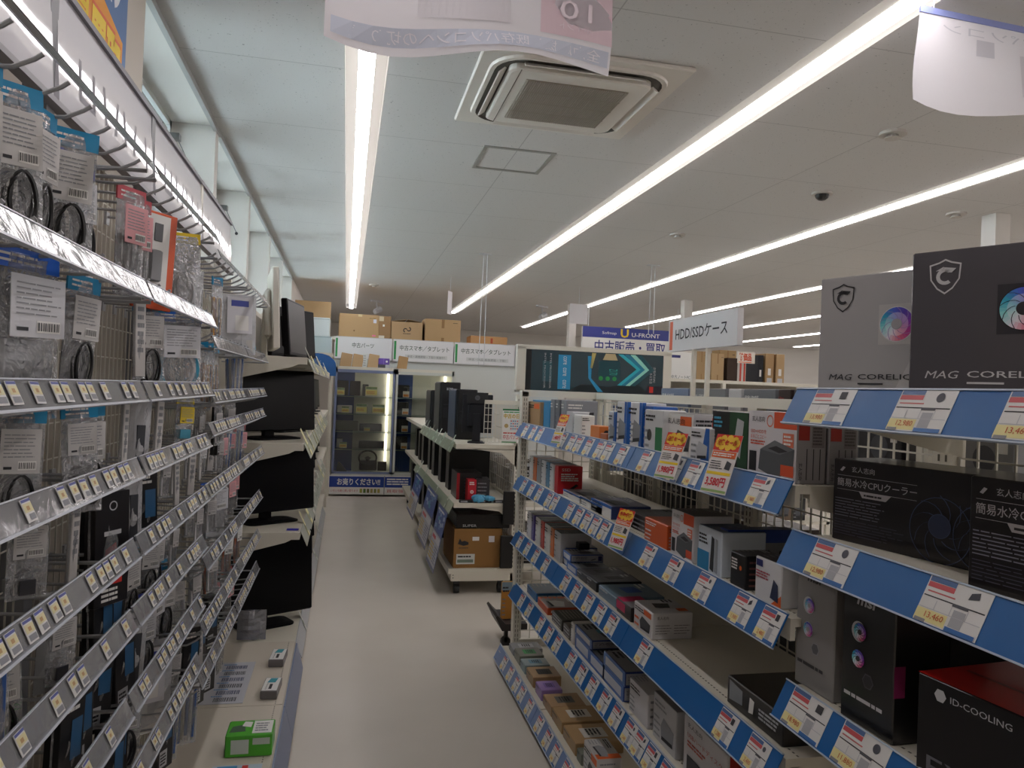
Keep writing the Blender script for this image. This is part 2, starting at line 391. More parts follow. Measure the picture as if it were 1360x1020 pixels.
for k in range(4):
    m = MB(); ps = []
    m.prism([(-.0, -.030), (.03, -.052), (.036, -.050), (.008, -.026)], -.28, .28, AC, 'y')
    o = m.build('louvre', t); q = k*math.pi/2; o.rotation_euler.z = q; o.location = (.345*math.cos(q), .345*math.sin(q), 0)
m = MB(); g = M('95948e', .5)
for x0, y0, x1, y1 in ((-.225, -.235, .225, -.21), (-.225, .21, .225, .235), (-.225, -.21, -.2, .21), (.2, -.21, .225, .21)): m.box(x0, y0, -.006, x1, y1, 0, g)
o = m.build('ceiling_hatch', loc=(.975, 4.68, ZC)); tag(o, 'square inspection hatch frame in the ceiling beyond the air conditioner', 'hatch')
for (u, v, nm, k) in ((1092, 256, 'black dome security camera on the ceiling at right', 'dome'), (1186, 176, 'round flush sprinkler head nearest the camera on the right ceiling', 's'), (900, 311, 'small round sensor on the ceiling over the middle aisles', 's'),
                      (497, 378, 'small round sensor on the far ceiling beside the leftmost strip light', 's'), (1270, 283, 'small ceiling sprinkler near the right edge, above the third light strip', 's')):
    p = P(u, v, z=ZC); m = MB(); m.rod((0, 0, 0), (0, 0, -.015), .07, M('c4c0ba', .5), 16)
    if k == 'dome': m.sphere((0, 0, -.018), .048, BLACK, 12, 6, (1, 1, .8))
    else: m.rod((0, 0, -.015), (0, 0, -.03), .03, M('a39f98', .4), 10); m.rod((0, 0, -.03), (0, 0, -.034), .042, M('bdb9b2', .4), 10)
    o = m.build('security_camera' if k == 'dome' else 'ceiling_sensor', loc=p); tag(o, nm, 'camera' if k == 'dome' else 'sensor')
for (u, v, nm, zz) in ((645, 337, 'thin hanging wire pair from a ceiling plate over the display island', 1.75), (868, 352, 'thin hanging wire pair from the ceiling in front of the blue store sign', 2.2)):
    p = P(u, v, z=ZC); m = MB(); m.box(-.07, -.03, -.012, .07, .03, 0, LGREY)
    for s in (-1, 1): m.rod((s*.02, 0, -.012), (s*.03, 0, zz-ZC), .004, LGREY, 5)
    o = m.build('hanging_wire', loc=p); tag(o, nm, 'wire')
for (u, v, nm) in ((720, 412, 'small spotlight hanging from the ceiling by the third light strip'), (500, 405, 'small spotlight hanging above the brown cartons'), ):
    p = P(u, v-6, z=ZC); t = empty('spotlight', p, .6, nm, 'spotlight'); m = MB(); m.box(-.12, -.03, -.03, .12, .03, 0, LGREY); m.build('mounting_plate', t)
    m = MB(); m.rod((0, 0, -.03), (.02, 0, -.16), .012, LGREY); m.rod((-.03, 0, -.2), (.1, .02, -.14), .04, LGREY, 10, .055); m.build('lamp_head', t)
def banner(pl, pr, hgt, name, label, cat, artfn, bend=.03, z=0):
    # curled paper hanging from the ceiling, front towards +Y
    t = empty(name, (pl[0], pl[1], pl[2]), math.atan2(pr[1]-pl[1], pr[0]-pl[0]), label, cat); w = math.hypot(pr[0]-pl[0], pr[1]-pl[1]); m = MB(); n = 14; k = 6
    pm = bpy.data.materials.new('thin_translucent_paper'); pm.use_nodes = True; nt = pm.node_tree; nt.nodes.clear()
    out = N(nt, 'ShaderNodeOutputMaterial'); d = N(nt, 'ShaderNodeBsdfDiffuse'); tl = N(nt, 'ShaderNodeBsdfTranslucent'); mx = N(nt, 'ShaderNodeMixShader'); mx.inputs[0].default_value = .5
    d.inputs[0].default_value = lin('e2e0e4'); tl.inputs[0].default_value = lin('ebe8ec'); nt.links.new(d.outputs[0], mx.inputs[1]); nt.links.new(tl.outputs[0], mx.inputs[2]); nt.links.new(mx.outputs[0], out.inputs[0])
    def S(a, b): return Vector((a*w, bend*math.sin(a*5+1.2)*(1-b)+.02*math.sin(a*9+b*3)*(1-b), -hgt*(1-b)-.022*math.sin(a*6)*(1-b)))
    vs = [S(i/n, j/k) for j in range(k+1) for i in range(n+1)]
    m.add(vs, [(j*(n+1)+i, j*(n+1)+i+1, (j+1)*(n+1)+i+1, (j+1)*(n+1)+i) for j in range(k) for i in range(n)], pm); m.build('paper', t, smooth=True)
    m = MB()
    class BF:
        def map(s, a, b): p = S(a, b); p.y -= .004; return p
        def grid(s, x0, y0, x1, y1, mat):
            q = 14; m.add([s.map(x0+(x1-x0)*i/q, y) for y in (y0, y1) for i in range(q+1)], [(i, i+1, q+2+i, q+1+i) for i in range(q)], mat)
        def text(s, tx, x0, y0, x1, y1, mat, mirror=True):
            vs, fs, a = text2d(tx); m.add([s.map(x1-(x1-x0)*p[0] if mirror else x0+(x1-x0)*p[0], y0+(y1-y0)*p[1])-Vector((0, .001, 0)) for p in vs], fs, mat)
    artfn(BF()); 
    if m.v: m.build('print', t)
    m = MB(); m.box(0, -.004, -.004, w, .004, .018, M('8f9ad0', .4)); m.build('top_rail', t)
    for a in (.06, .94): m = MB(); m.rod((a*w, 0, .015), (a*w, 0, ZC-pl[2]), .0015, LGREY, 4); m.build('hanging_thread', t)
    return t
def b1(f):
    pk = M('e2cbd4', .6); bl = M('cdd3e2', .6); tx = M('d9dff0', .6); gy = M('d4d1d6', .6)
    f.grid(.73, .30, 1, 1, pk); f.grid(.02, .07, .99, .24, bl); f.text('全力応援！既存パソコンへの切り替え', .04, .09, .96, .22, M('f0eef6', .6)); f.text('10', .80, .50, .92, .72, M('f3e6ee', .6)); f.text('ポイント', .80, .38, .92, .46, M('f3e6ee', .6)); f.grid(.3, .35, .62, .7, gy)
    f.text('パソコン買取', .32, .74, .7, .9, tx)
banner(P(436, -92, y=2.0), P(815, -60, y=2.05), .26, 'hanging_banner', 'pale translucent paper banner hung in front of the air conditioner, back showing', 'banner', b1)
def b2(f):
    gy = M('cccbd2', .6); f.grid(.25, .62, .33, .8, gy); f.grid(.45, .2, .9, .7, M('d4d0d6', .6)); f.grid(.74, .45, .9, .68, M('dccdd4', .6)); f.text('パソコン', .1, .82, .5, .92, gy)
banner(P(1222, 14, y=2.3), P(1500, 62, y=2.35), .31, 'hanging_banner', 'white translucent paper banner hung from a blue rail at the upper right corner', 'banner', b2, .02)
for (u, v, w, h, rz, nm) in ((598, 387, .13, .30, 1.0, 'small white hanging card at the far end of the second light strip'), (769, 404, .27, .27, .15, 'square white hanging card in front of the third light strip')):
    y = 9.8; p = P(u, v, y=y); t = empty('hanging_card', p, rz, nm, 'card', 'white cards hanging from the ceiling'); m = MB()
    m.box(-w/2, -.001, -h, w/2, .001, 0, M('d8d6d8', .5)); m.build('card', t); m = MB(); m.rod((0, 0, 0), (0, 0, ZC-p.z), .003, LGREY, 4); m.build('string', t)

# store sign far away
t = empty('store_sign', (3.68, 11.6, 2.22), 0, 'blue and white hanging store sign reading Sofmap U-FRONT over used sales and buying', 'sign'); m = MB()
m.box(0, 0, -.1, 1.75, .06, .38, WHITE); Fc = Face(m, (0, 0, -.1), (1, 0, 0), (0, 0, 1), 1.75, .48)
Fc.rect(0, .64, 1, 1, M('39418f', .4), 1); Fc.text('Sofmap', .19, .74, .33, .86, WHITE, 3); Fc.text('U', .37, .68, .45, .97, YEL, 3, .03); Fc.text('U-FRONT', .48, .72, .76, .86, WHITE, 3, .01)
Fc.text('中古販売・買取', .12, .14, .82, .56, M('2b3180', .4), 3, .012); m.build('board', t)
for x in (.1, 1.65): m = MB(); m.rod((x, .03, .38), (x, .03, ZC-2.22), .005, LGREY, 5); m.build('hanger', t)

# ================================================================== RIGHT GONDOLA
XB, XF = 1.40, .96
PY = [.66, 1.52, 2.38, 3.24, 4.08]
G = 'right gondola'
t = empty('gondola', (XB, PY[-1], 0), 0, 'long cream wire-backed gondola frame carrying the blue-railed shelves at right', 'shelving'); 
ox, oy = XB, PY[-1]
def upright(mb, x, y, z0, z1, slots=True):
    mb.box(x-.018, y-.03, z0, x+.018, y+.03, z1, CREAM)
def slots(mb, x, y, z0, z1, face):
    z = z0
    sl = M('5d584c', .7)
    while z < z1:
        if face == 'y':
            for s in (-.008, .006): mb.box(x+s, y-.0315, z, x+s+.003, y-.0302, z+.016, sl)
        else:
            for s in (-.014, .008): mb.box(x-.0195, y+s, z, x-.0182, y+s+.005, z+.016, sl)
        z += .025
for y in PY:
    m = MB(); upright(m, 0, y-oy, .0, 1.5); slots(m, 0, y-oy, .1, 1.48, 'x'); m.build('upright', t)
m = MB(); upright(m, XF+.01-ox, 0, .0, 1.5); slots(m, XF+.01-ox, 0, .1, 1.48, 'y'); m.build('upright', t)
def wires(mb, a, b, z0, z1, fixed, ax, pitch=.05, r=.0022, pv=.05):
    n = int(round((b-a)/pitch)); 
    for i in range(n+1):
        q = a+(b-a)*i/n
        if ax == 'y': mb.box(fixed-r, q-r, z0, fixed+r, q+r, z1, WIREM)
        else: mb.box(q-r, fixed-r, z0, q+r, fixed+r, z1, WIREM)
    k = int(round((z1-z0)/pv))
    for i in range(k+1):
        z = z0+(z1-z0)*i/k
        if ax == 'y': mb.box(fixed-r*2.2, a, z-r, fixed-r, b, z+r, WIREM)
        else: mb.box(a, fixed-r*2.2, z-r, b, fixed-r, z+r, WIREM)
for i in range(4):
    m = MB(); wires(m, PY[i]+.035-oy, PY[i+1]-.035-oy, .2, 1.46, 0, 'y', .05, pv=.075); m.build('wire_panel', t)
m = MB(); wires(m, XF+.04-ox, -.03, .12, 1.45, 0.0, 'x', .052, pv=.055); m.build('end_wire_panel', t)
m = MB(); m.box(-.02, PY[0]-oy-.03, 1.475, .02, .03, 1.51, CREAM); m.box(XF-.01-ox, -.03, 1.475, -.02, .03, 1.51, CREAM)
m.box(XF-.01-ox, -.02, .10, -.02, .02, .13, CREAM); m.build('top_rail', t)
m = MB(); m.box(-.12-(XB-XF)+.1, PY[0]-oy, .0, .02, -.0, .07, CREAMD); m.build('base_plinth', t)
for y in (-.05, -.45):
    m = MB(); m.rod((XF-ox-.075, y-.012, .03), (XF-ox-.075, y+.012, .03), .03, BLACK, 12); m.box(XF-ox-.085, y-.02, .03, XF-ox-.055, y+.02, .08, STEEL); m.build('caster', t)
# price card meshes
def card_mesh(w, h, big=False, seed=0):
    m = MB(); r = random.Random(seed); m.box(0, -.0012, 0, w, -.0004, h, M('e3e3e0', .4, coat=.6)); Fc = Face(m, (0, -.0012, 0), (1, 0, 0), (0, 0, 1), w, h)
    e = .62 if not big else .45
    Fc.rect(.02, .86, e, .97, M('54719f', .4), 1); Fc.rect(.02, .74, e, .85, M('c9575c', .4), 1); Fc.rect(.05, .64, .5, .67, M('c76a6a', .5), 1)
    Fc.rect(.02, .54, .98, .565, INK, 1); Fc.rect(.5, .5, .75, .56, M('55565c', .5), 2)
    for x in (.25, .5, .75): Fc.rect(x, .3, x+.012, .5, LGREY, 1)
    Fc.rect(.02, .295, .98, .31, LGREY, 1)
    Fc.rect(0, .03, .5, .28, M('ece2a0', .45), 1); Fc.rect(.02, .0, .2, .07, GREY, 2); Fc.rect(.55, .1, .74, .45, M('aeb0b4', .5), 1)
    Fc.rect(.52, .0, .97, .09, M('3a6fb0', .4), 2)
    p = r.choice(['1,980', '2,480', '3,280', '1,280', '4,980', '5,480']) if not big else ['13,980', '12,980', '13,460', '18,980', '11,880'][seed % 5]
    Fc.text(p, .16, .1, .46, .24, M('c8502e', .5), 3)
    if seed % 3 == 0: Fc.rect(.66, .7, .82, .9, M('3c3d42', .5), 2)
    elif seed % 3 == 1: Fc.disc(.75, .8, .07, M('50525a', .5), 2)
    else: Fc.poly([(.68, .72), (.84, .78), (.82, .92), (.7, .86)], M('43454c', .5), 2)
    return m.mesh('price_card')
CARDS = [card_mesh(.082, .075, False, i) for i in range(6)]; BIGC = [card_mesh(.125, .08, True, i) for i in range(5)]
SH = {}
def shelf(name, y0, y1, zt, xf, cards, label, group, big=False, blank=None, bluem=None):
    # zt = top of the price rail; the board lies just under it
    t = empty('shelf', (XB, y0, zt-.03), 0, label, 'shelf', group); x = xf-XB
    m = MB(); m.box(x+.012, .004, -.0, -.03, y1-y0-.004, .018, SHELFM); m.box(x+.012, .004, -.03, x+.024, y1-y0-.004, 0, SHELFM)
    k = int((y1-y0)/.016)
    for i in range(k): m.box(x+.045, .01+i*.016, .018, x+.049, .017+i*.016, .0184, M('6b675c', .7))
    m.build('board', t)
    for yy in (.006, y1-y0-.012): m = MB(); m.prism([(x+.05, .0), (-.02, .0), (-.02, -.11), (-.08, -.10), (x+.05, -.03)], yy, yy+.006, SHELFM, 'y'); m.build('bracket', t)
    # slanting price rail
    rl = MB(); hr = .082
    rl.box(0, 0, 0, y1-y0-.004, .003, hr, bluem or RAILBLUE); rl.box(0, -.003, -.002, y1-y0-.004, .004, .001, M('b8c6d6', .3)); rl.box(0, -.003, hr-.001, y1-y0-.004, .004, hr+.002, M('b8c6d6', .3))
    ro = rl.build('price_rail', t)
    # rail local x runs towards -Y (as read from the aisle), local z up the slant
    th = math.radians(26)
    ux = Vector((0, -1, 0)); uz = Vector((math.sin(th), 0, math.cos(th))); uy = uz.cross(ux)
    Mx = Matrix((ux, uy, uz)).transposed().to_4x4(); Mx.translation = Vector((x+.004-math.sin(th)*hr, y1-y0-.002, .03-hr*math.cos(th)))
    ro.matrix_local = Mx
    for j, (yc, kind) in enumerate(cards):
        w = .125 if big else .082
        px = (y1-yc)-w/2
        if px < -.02 or px > y1-y0-w+.03: continue
        inst((BIGC if big else CARDS)[kind % (5 if big else 6)], 'price_card', ro, (min(max(px, .002), y1-y0-w-.006), 0, .003))
    return t
rows = {
 's1': (1.33, .955, [696,706,715,745,757,766,779,794,805,823,837,854,894,918,1005]),
 's2': (1.04, .955, [694,704,714,727,736,754,766,777,788,800,834,858,891,931,982,1025]),
 's3': (.735, .955, [689,699,710,723,736,749,763,779,794,810,828,852,960,1000]),
 's4': (.445, .955, [691,701,716,727,738,756,770,784,800,816,833,846,861,880,905,930,960]),
 's5': (.105, .885, [668,676,684,691,701,714,725,736,749,760,768,785,800,820,850])}
rown = {'s1': 'top', 's2': 'second', 's3': 'third', 's4': 'fourth', 's5': 'bottom'}
R5BLUE = wobble('pale_blue_rail_insert', '5d7fb5', .35, .1, 6, .6)
for r_, (zt, xf, us) in rows.items():
    ys = [(Yof(u, xf-.02, zt-.04), i) for i, u in enumerate(us)]
    for b_ in range(3):
        ya, yb = PY[b_+1], PY[b_+2]
        if b_ == 0: ya = 1.47
        shelf('shelf', ya, yb, zt, xf, [c for c in ys if ya <= c[0] <= yb], '%s shelf of the right gondola with blue price rail, %s bay' % (rown[r_], ['nearest full', 'middle', 'farthest'][b_]), 'shelves of the right gondola', bluem=R5BLUE if r_ == 's5' else None)
for zt, us, nm in ((1.53, [1097, 1218, 1375], 'upper'), (1.225, [1098, 1259], 'middle'), (.90, [1066, 1137], 'lower')):
    shelf('shelf', .66, 1.47, zt, .955, [(Yof(u, .935, zt-.04), i+{'upper': 0, 'middle': 1, 'lower': 3}[nm]) for i, u in enumerate(us)], 'wide %s shelf with blue price rail under the liquid cooler boxes' % nm, 'cooler shelves at right', big=True)
shelf('shelf', .66, 1.47, .5, .955, [(1.2, 0), (.9, 1)], 'lowest dark shelf under the liquid cooler boxes', 'cooler shelves at right', big=True)

# ---------------- goods on the right gondola
def good(row, uf, un, dx, h, c, look, cat='box', art_=None, xf=1.0, dz=0, name='product_box', rz=0, coat=.15):
    zt = {'s1': 1.33, 's2': 1.04, 's3': .735, 's4': .445, 's5': .105}[row]; z = zt-.0118+dz
    ya = Yof(un, xf, z+h*.5); yb = Yof(uf, xf, z+h*.5)
    return carton(name, '%s, %s shelf of right gondola' % (look, rown[row]), cat, (xf, ya, z), (dx, max(yb-ya, .012), h), c, art_, rz, 'goods on the %s shelf of the right gondola' % rown[row], coat=coat)
A = art
RW = lambda s: {'l': A(WHITE, ORANGE, 'tag', INK, M('54575b', .5), 3, M('d8704a', .5), t='玄人志向', seed=s), 'n': A(M('b9b8bb', .4), RED, 'tag', INK, None, 5, seed=s), 't': A(M('a9a8a8', .4), None, 'top', INK, M('4a4a4c', .5), 2, seed=s)}
# top shelf
good('s1', 700, 717, .14, .13, 'a98762', 'kraft brown adapter carton at the far post', art_={'l': A(None, ORANGE, 'tag')})
good('s1', 707, 730, .13, .14, '2f86b8', 'light blue pouch box with grey mouse-like curve', art_={'n': A(None, GREEN, 'tag', WHITE, M('7f949e', .5), 3, WHITE, seed=2)}, xf=1.02)
for k, (a, b_) in enumerate(((731, 736), (738, 743), (745, 751))):
    good('s1', a, b_, .16, .15, ['7f8288', '6c6f75', '8d9096'][k], ['pale', 'dark', 'light'][k]+' grey thin upright box', art_={'n': A(None, None, 'top', WHITE, None, 3, LGREY), 'l': A(None, None, 'top', WHITE, None, 3)}, xf=1.02)
good('s1', 752, 760, .1, .10, 'c9cbce', 'light grey upright cable box', art_={'n': A(None, INK, 'diag', INK, None, 3)})
good('s1', 762, 772, .06, .09, 'e5e5e2', 'small white upright adapter box', art_={'n': A(None, None, 'top', INK, None, 3)})
good('s1', 784, 796, .06, .055, 'd57a35', 'small orange box with dark logo', art_={'n': lambda f: f.disc(.5, .5, .2, INK, 2)})
good('s1', 797, 806, .06, .03, 'a5582a', 'low rust orange box')
for k, (a, b_, c) in enumerate(((808, 817, 'c5c9d0'), (819, 832, 'e6e7e8'), (838, 852, 'e3e5e8'), (855, 866, '2759a8'))):
    good('s1', a, b_, .09, [.12, .16, .16, .15][k], c, ['grey narrow carton beside the tall white ones', 'tall white box with blue side and striped picture', 'tall white and blue box with hard drive stripes', 'deep blue tall box behind the sander-like box'][k],
         art_={'l': A(None, BLUE, 'right', INK, GREY, 4, seed=k), 'n': A(None, BLUE, 'left', INK, None, 6, BLUE if k < 3 else WHITE, seed=k)})
good('s1', 856, 880, .08, .14, 'd9dbdc', 'white and green dock box with oval picture', art_={'l': lambda f: (A(None, None, 'top', INK, None, 3)(f), f.disc(.3, .4, .13, M('4d4c48', .5), 3), f.rect(.62, 0, .98, .6, M('2c7a4a', .5), 2))}, xf=.99)
good('s1', 884, 920, .11, .135, 'd8d6d6', 'white and orange drive dock box behind the sale card', art_=RW(3), xf=1.01)
good('s1', 917, 942, .06, .10, 'e1e2e5', 'small white and blue adapter box beside the sale card', art_={'l': A(None, BLUE, 'diag', INK, LGREY, 3), 'n': A(None, None, 'top', WHITE, None, 4, WHITE, seed=5)}, xf=.985)
def greenart(f):
    f.rect(0, 0, .5, 1, M('15181a', .4), 1); f.rect(.5, 0, 1, 1, M('1d4a2a', .4), 1); f.poly([(.62, .35), (.82, .2), (.9, .85), (.72, .9)], M('b9bcbc', .5), 3); f.poly([(.5, .05), (.75, .05), (.7, .45), (.55, .4)], M('2b2b2b', .5), 2); f.lines(.05, .7, .3, .92, 3, M('4aa6c8', .5), 3)
good('s1', 946, 993, .10, .15, '16191b', 'black and dark green hard drive dock box', art_={'l': greenart, 't': A(M('8f9090', .4), BLACK, 'right')}, xf=1.0)
def dock(f):
    f.rect(0, 0, 1, 1, M('dcdadd', .35), 1); f.text('玄人志向', .08, .84, .36, .92, INK, 3); f.rect(.55, .76, 1, 1, M('dd5a34', .45), 2); f.disc(.47, .86, .07, M('e07a5c', .5), 3, 20, 0, 6.3, .055)
    f.text('SSD+HDDを', .06, .66, .4, .72, M('d4583c', .5), 3); f.text('まるごとコピー', .06, .58, .4, .64, M('d4583c', .5), 3); f.lines(.06, .48, .4, .56, 2, M('d4583c', .5), 3)
    f.poly([(.25, .12), (.62, .02), (.95, .18), (.97, .48), (.58, .58), (.28, .42)], M('55595c', .5), 3); f.poly([(.28, .42), (.58, .58), (.97, .48), (.7, .38)], M('6f7376', .5), 4); f.poly([(.45, .45), (.62, .5), (.85, .44), (.68, .4)], M('2b2c2e', .5), 5)
    f.rect(.04, .08, .2, .38, INK, 3); f.rect(.74, .5, .95, .7, M('e07a5c', .5), 3); f.rect(.72, .08, .97, .24, M('dd5a34', .45), 6); f.lines(.76, .52, .93, .68, 3, WHITE, 4)
def docks(f):
    f.rect(.05, .62, .42, 1, M('b8352a', .45), 2); f.rect(.5, .52, .92, .97, M('8c8586', .5), 2); f.lines(.53, .55, .9, .95, 9, M('5d5758', .5), 3)
    for x in (.33, .55, .77): f.rect(x, .06, x+.03, .5, INK, 2)
    f.text('玄人志向', .08, .06, .2, .3, INK, 3, rot=1)
good('s1', 994, 1058, .075, .158, 'aca9ac', 'large white and orange dual drive copy dock box', art_={'l': dock, 'n': docks}, xf=.985)
o = carton('product_box', 'grey back face of a second dual drive dock box beside the large one, top shelf', 'box', (1.064, 1.50, 1.318), (.075, .13, .158), 'a5a2a5', {'n': docks}, 0, 'goods on the top shelf of the right gondola')
# second shelf
for k, (a, b_, c) in enumerate(((703, 707, 'd6d6d4'), (708, 712, 'c8672e'), (713, 718, '8b8d90'), (719, 724, 'e0e0de'), (725, 729, '5a8fb0'), (730, 735, 'dcdcda'))):
    good('s2', a, b_, .12, .125, c, ['white', 'orange', 'mid grey', 'pure white', 'steel blue', 'off-white'][k]+' thin box standing in the far row', art_={'l': A(None, None, 'top', INK, None, 3), 't': A(M('333338', .4), None, 'top', GREY, None, 0)})
good('s2', 736.5, 741, .12, .13, 'c3232c', 'bright red adapter box with white lettering', art_={'n': lambda f: (f.text('SSD', .15, .82, .5, .92, WHITE, 3), f.lines(.12, .45, .85, .75, 4, WHITE, 3, .6), f.poly([(.3, .08), (.45, .06), (.85, .3), (.75, .36)], BLACK, 3))}, xf=.985)
for k, (a, b_, c, h) in enumerate(((748, 772, '77787b', .03), (770, 800, '63656a', .035), (785, 812, '39477a', .05))):
    good('s2', a, b_, .16, h, c, ['light grey', 'dark grey', 'navy blue'][k]+' flat enclosure box lying down', art_={'u': A(None, None, 'top', LGREY, M('4c4e55', .5), 2), 'l': A(WHITE, BLUE, 'top', INK, None, 2)}, xf=1.0)
good('s2', 826, 850, .2, .05, '2a2226', 'black flat box with grey lid behind the small sale card', art_={'u': A(M('6d6e72', .4), None)}, xf=1.02)
good('s2', 838, 868, .2, .055, '3a2426', 'dark maroon flat box with grey lid', art_={'u': A(M('77787c', .4), None), 'l': microtext(GREY, 3)}, xf=1.02, dz=.0)
good('s2', 856, 886, .10, .075, 'd6602c', 'orange drive adapter box', art_={'l': A(None, None, 'top', WHITE, None, 3, WHITE), 'n': A(M('b8491f', .4), None)}, xf=.985)
good('s2', 892, 921, .12, .135, 'd6d4d6', 'white and orange dock box, half height of shelf', art_={'l': dock, 'u': A(M('3a3a3c', .4), None, 'top', GREY)}, xf=.985)
good('s2', 927, 958, .13, .12, 'd2dce6', 'pale blue and white standing drive case box', art_={'l': lambda f: (f.rect(0, 0, .5, .45, M('2a86b8', .4), 2), f.poly([(.55, .1), (.7, .05), (.72, .8), (.6, .85)], M('33363a', .5), 3), f.poly([(.74, .08), (.86, .05), (.86, .8), (.76, .82)], M('9aa0a6', .5), 3), f.lines(.06, .6, .5, .85, 3, INK, 3)), 't': A(M('2f4a66', .4), None)}, xf=.985)
def twin(f):
    f.rect(0, 0, 1, .72, M('94979d', .45), 2); f.rect(0, 0, .03, 1, M('1b3f94', .4), 3); f.text('TWIN', .12, .8, .42, .92, WHITE, 3); 
    for x in (.15, .35, .55, .75): f.disc(x+.05, .5, .04, INK, 3, 8)
    f.lines(.1, .1, .9, .4, 4, INK, 3, .3)
good('s2', 955, 966, .20, .125, '1b3f94', 'royal blue twin hard drive dock box facing the camera', art_={'n': twin, 'u': A(M('24365e', .4), None)}, xf=1.01)
good('s2', 970, 990, .10, .085, '17181b', 'black and grey reader box with orange dot', art_={'l': lambda f: (f.lines(.1, .5, .5, .85, 4, WHITE, 3), f.disc(.7, .6, .08, ORANGE, 3)), 'n': microtext(M('6d4442', .5), 5), 'u': A(M('35363b', .4), None, 'top', LGREY)}, xf=.985)
good('s2', 1003, 1038, .12, .10, 'dcdde0', 'white and navy cable box at the near shelf end', art_={'l': lambda f: (f.rect(.05, .78, .3, .94, NAVY, 3), f.lines(.05, .5, .6, .7, 3, M('a84a5c', .5), 3), f.poly([(.62, 0), (1, .3), (1, 0)], ORANGE, 2), f.poly([(.6, .15), (.9, .1), (.88, .5), (.72, .6)], M('2c3550', .5), 3)), 'u': A(M('34363e', .4), None)}, xf=.985)
# third shelf
for k, (a, b_, c) in enumerate(((700, 705, 'd9d9de'), (706, 709, '4b3f86'), (711, 717, 'd8d8d6'), (718, 722, 'c93a2c'), (723, 730, 'd9d8d4'), (731, 735, 'd0702f'), (736, 744, 'b9babd'))):
    good('s3', a, b_, .15, .135, c, ['white', 'purple', 'pale', 'red', 'cream', 'orange', 'silver'][k]+' thin standing enclosure box', art_={'l': A(None, None, 'top', INK, None, 3), 't': A(M('202124', .4), None, 'top', GREY)}, xf=.985)
good('s3', 746, 752, .05, .10, '131416', 'black solid state drive box with white mark, left one', art_={'n': lambda f: f.text('SSD', .2, .3, .8, .6, LGREY, 3)}, xf=1.04)
good('s3', 764, 769, .05, .10, '131416', 'black solid state drive box with white mark, right one', art_={'n': lambda f: f.text('SSD', .2, .3, .8, .6, LGREY, 3)}, xf=1.06)
def sata(f):
    f.rect(.02, .12, .98, .9, M('a3a5ad', .4), 2); f.text('2.5" SATA HDD/SSD', .06, .45, .5, .75, INK, 3); f.lines(.06, .15, .5, .4, 2, GREY, 3); f.rect(.84, .2, .96, .8, NAVY, 3); f.poly([(.6, .3), (.75, .5), (.78, .45), (.64, .25)], INK, 3)
def sataL(f): f.rect(0, 0, 1, 1, M('3b6cb4', .4), 1); f.rect(.1, .2, .9, .8, M('c9ccd4', .4), 2)
def sataT(f): f.rect(.02, .03, .98, .97, M('8d9095', .4), 2); f.rect(.05, .6, .45, .9, M('d3d3d6', .4), 3); f.poly([(.5, .3), (.85, .35), (.8, .75), (.45, .7)], M('2c2e34', .4), 3); f.lines(.08, .1, .42, .5, 4, INK, 3)
for k, (a, b_, dz, x) in enumerate(((741, 750, 0, 1.0), (744, 752, .037, 1.01), (746, 758, .0, 1.0), (748, 758, .037, .99), (753, 766, .0, .99))):
    good('s3', a, b_, .15, .034, '2c4e96', 'blue and silver flat SATA enclosure box, '+['lower far', 'upper far', 'lower middle', 'upper middle', 'single near'][k], art_={'n': sata, 'l': sataL, 'u': sataT}, xf=x, dz=dz)
for k, (a, b_, c, h, lk) in enumerate(((766, 779, '16171a', .035, 'black flat box with white lettering'), (779, 792, '1b1c1f', .04, 'black and grey flat card reader box'), (795, 818, '6a8294', .04, 'grey-blue flat box with blue device picture'))):
    good('s3', a, b_, .19, h, c, lk, art_={'u': lambda f, k=k: (f.rect(.04, .05, .96, .95, M(['5d5f62', '77797c', '6f8796'][k], .4), 2), f.poly([(.3, .3), (.7, .35), (.65, .7), (.25, .65)], M(['1d1d1f', '2a2a2c', '1f4f9a'][k], .4), 3), f.lines(.06, .7, .4, .9, 2, WHITE, 3)), 'l': A(None, None, 'top', WHITE, None, 2)}, xf=.99)
good('s3', 819, 838, .09, .05, '1a1012', 'black and pink card box', art_={'u': lambda f: (f.rect(0, 0, .45, 1, M('c42a5a', .4), 2), f.rect(.45, 0, 1, 1, M('8d8a8c', .4), 2)), 'l': lambda f: f.rect(0, .3, .6, .9, M('c42a5a', .4), 2)}, xf=.985)
good('s3', 842, 866, .14, .085, 'd3d1d2', 'white and orange boxed hard drive case before the empty gap', art_={'l': A(None, ORANGE, 'tag', INK, M('3c3d40', .5), 2, ORANGE), 'n': lambda f: (f.text('玄人志向', .12, .75, .4, .87, INK, 3), f.lines(.08, .2, .48, .6, 4, M('5b595a', .5), 3, .2), f.lines(.54, .2, .94, .6, 4, M('5b595a', .5), 3, .2)), 'u': lambda f: (f.poly([(.3, .3), (.62, .25), (.66, .6), (.34, .7)], M('38393b', .4), 3), f.rect(.7, .7, .9, .95, ORANGE, 3), f.lines(.06, .6, .3, .9, 3, INK, 3))}, xf=.985)
good('s3', 966, 1040, .22, .07, '1d1a17', 'black box with gold edging and white arrow mark', art_={'u': lambda f: (f.rect(.03, .04, .97, .96, M('2b2723', .3), 2), f.rect(.1, .75, .95, .93, M('5a5044', .4), 3)), 'l': lambda f: (f.poly([(.05, .2), (.3, .3), (.3, .8), (.05, .9)], M('8b9094', .4), 2), f.poly([(.42, .25), (.5, .3), (.52, .75), (.44, .8)], WHITE, 3), f.lines(.6, .3, .95, .7, 3, LGREY, 3))}, xf=.99)
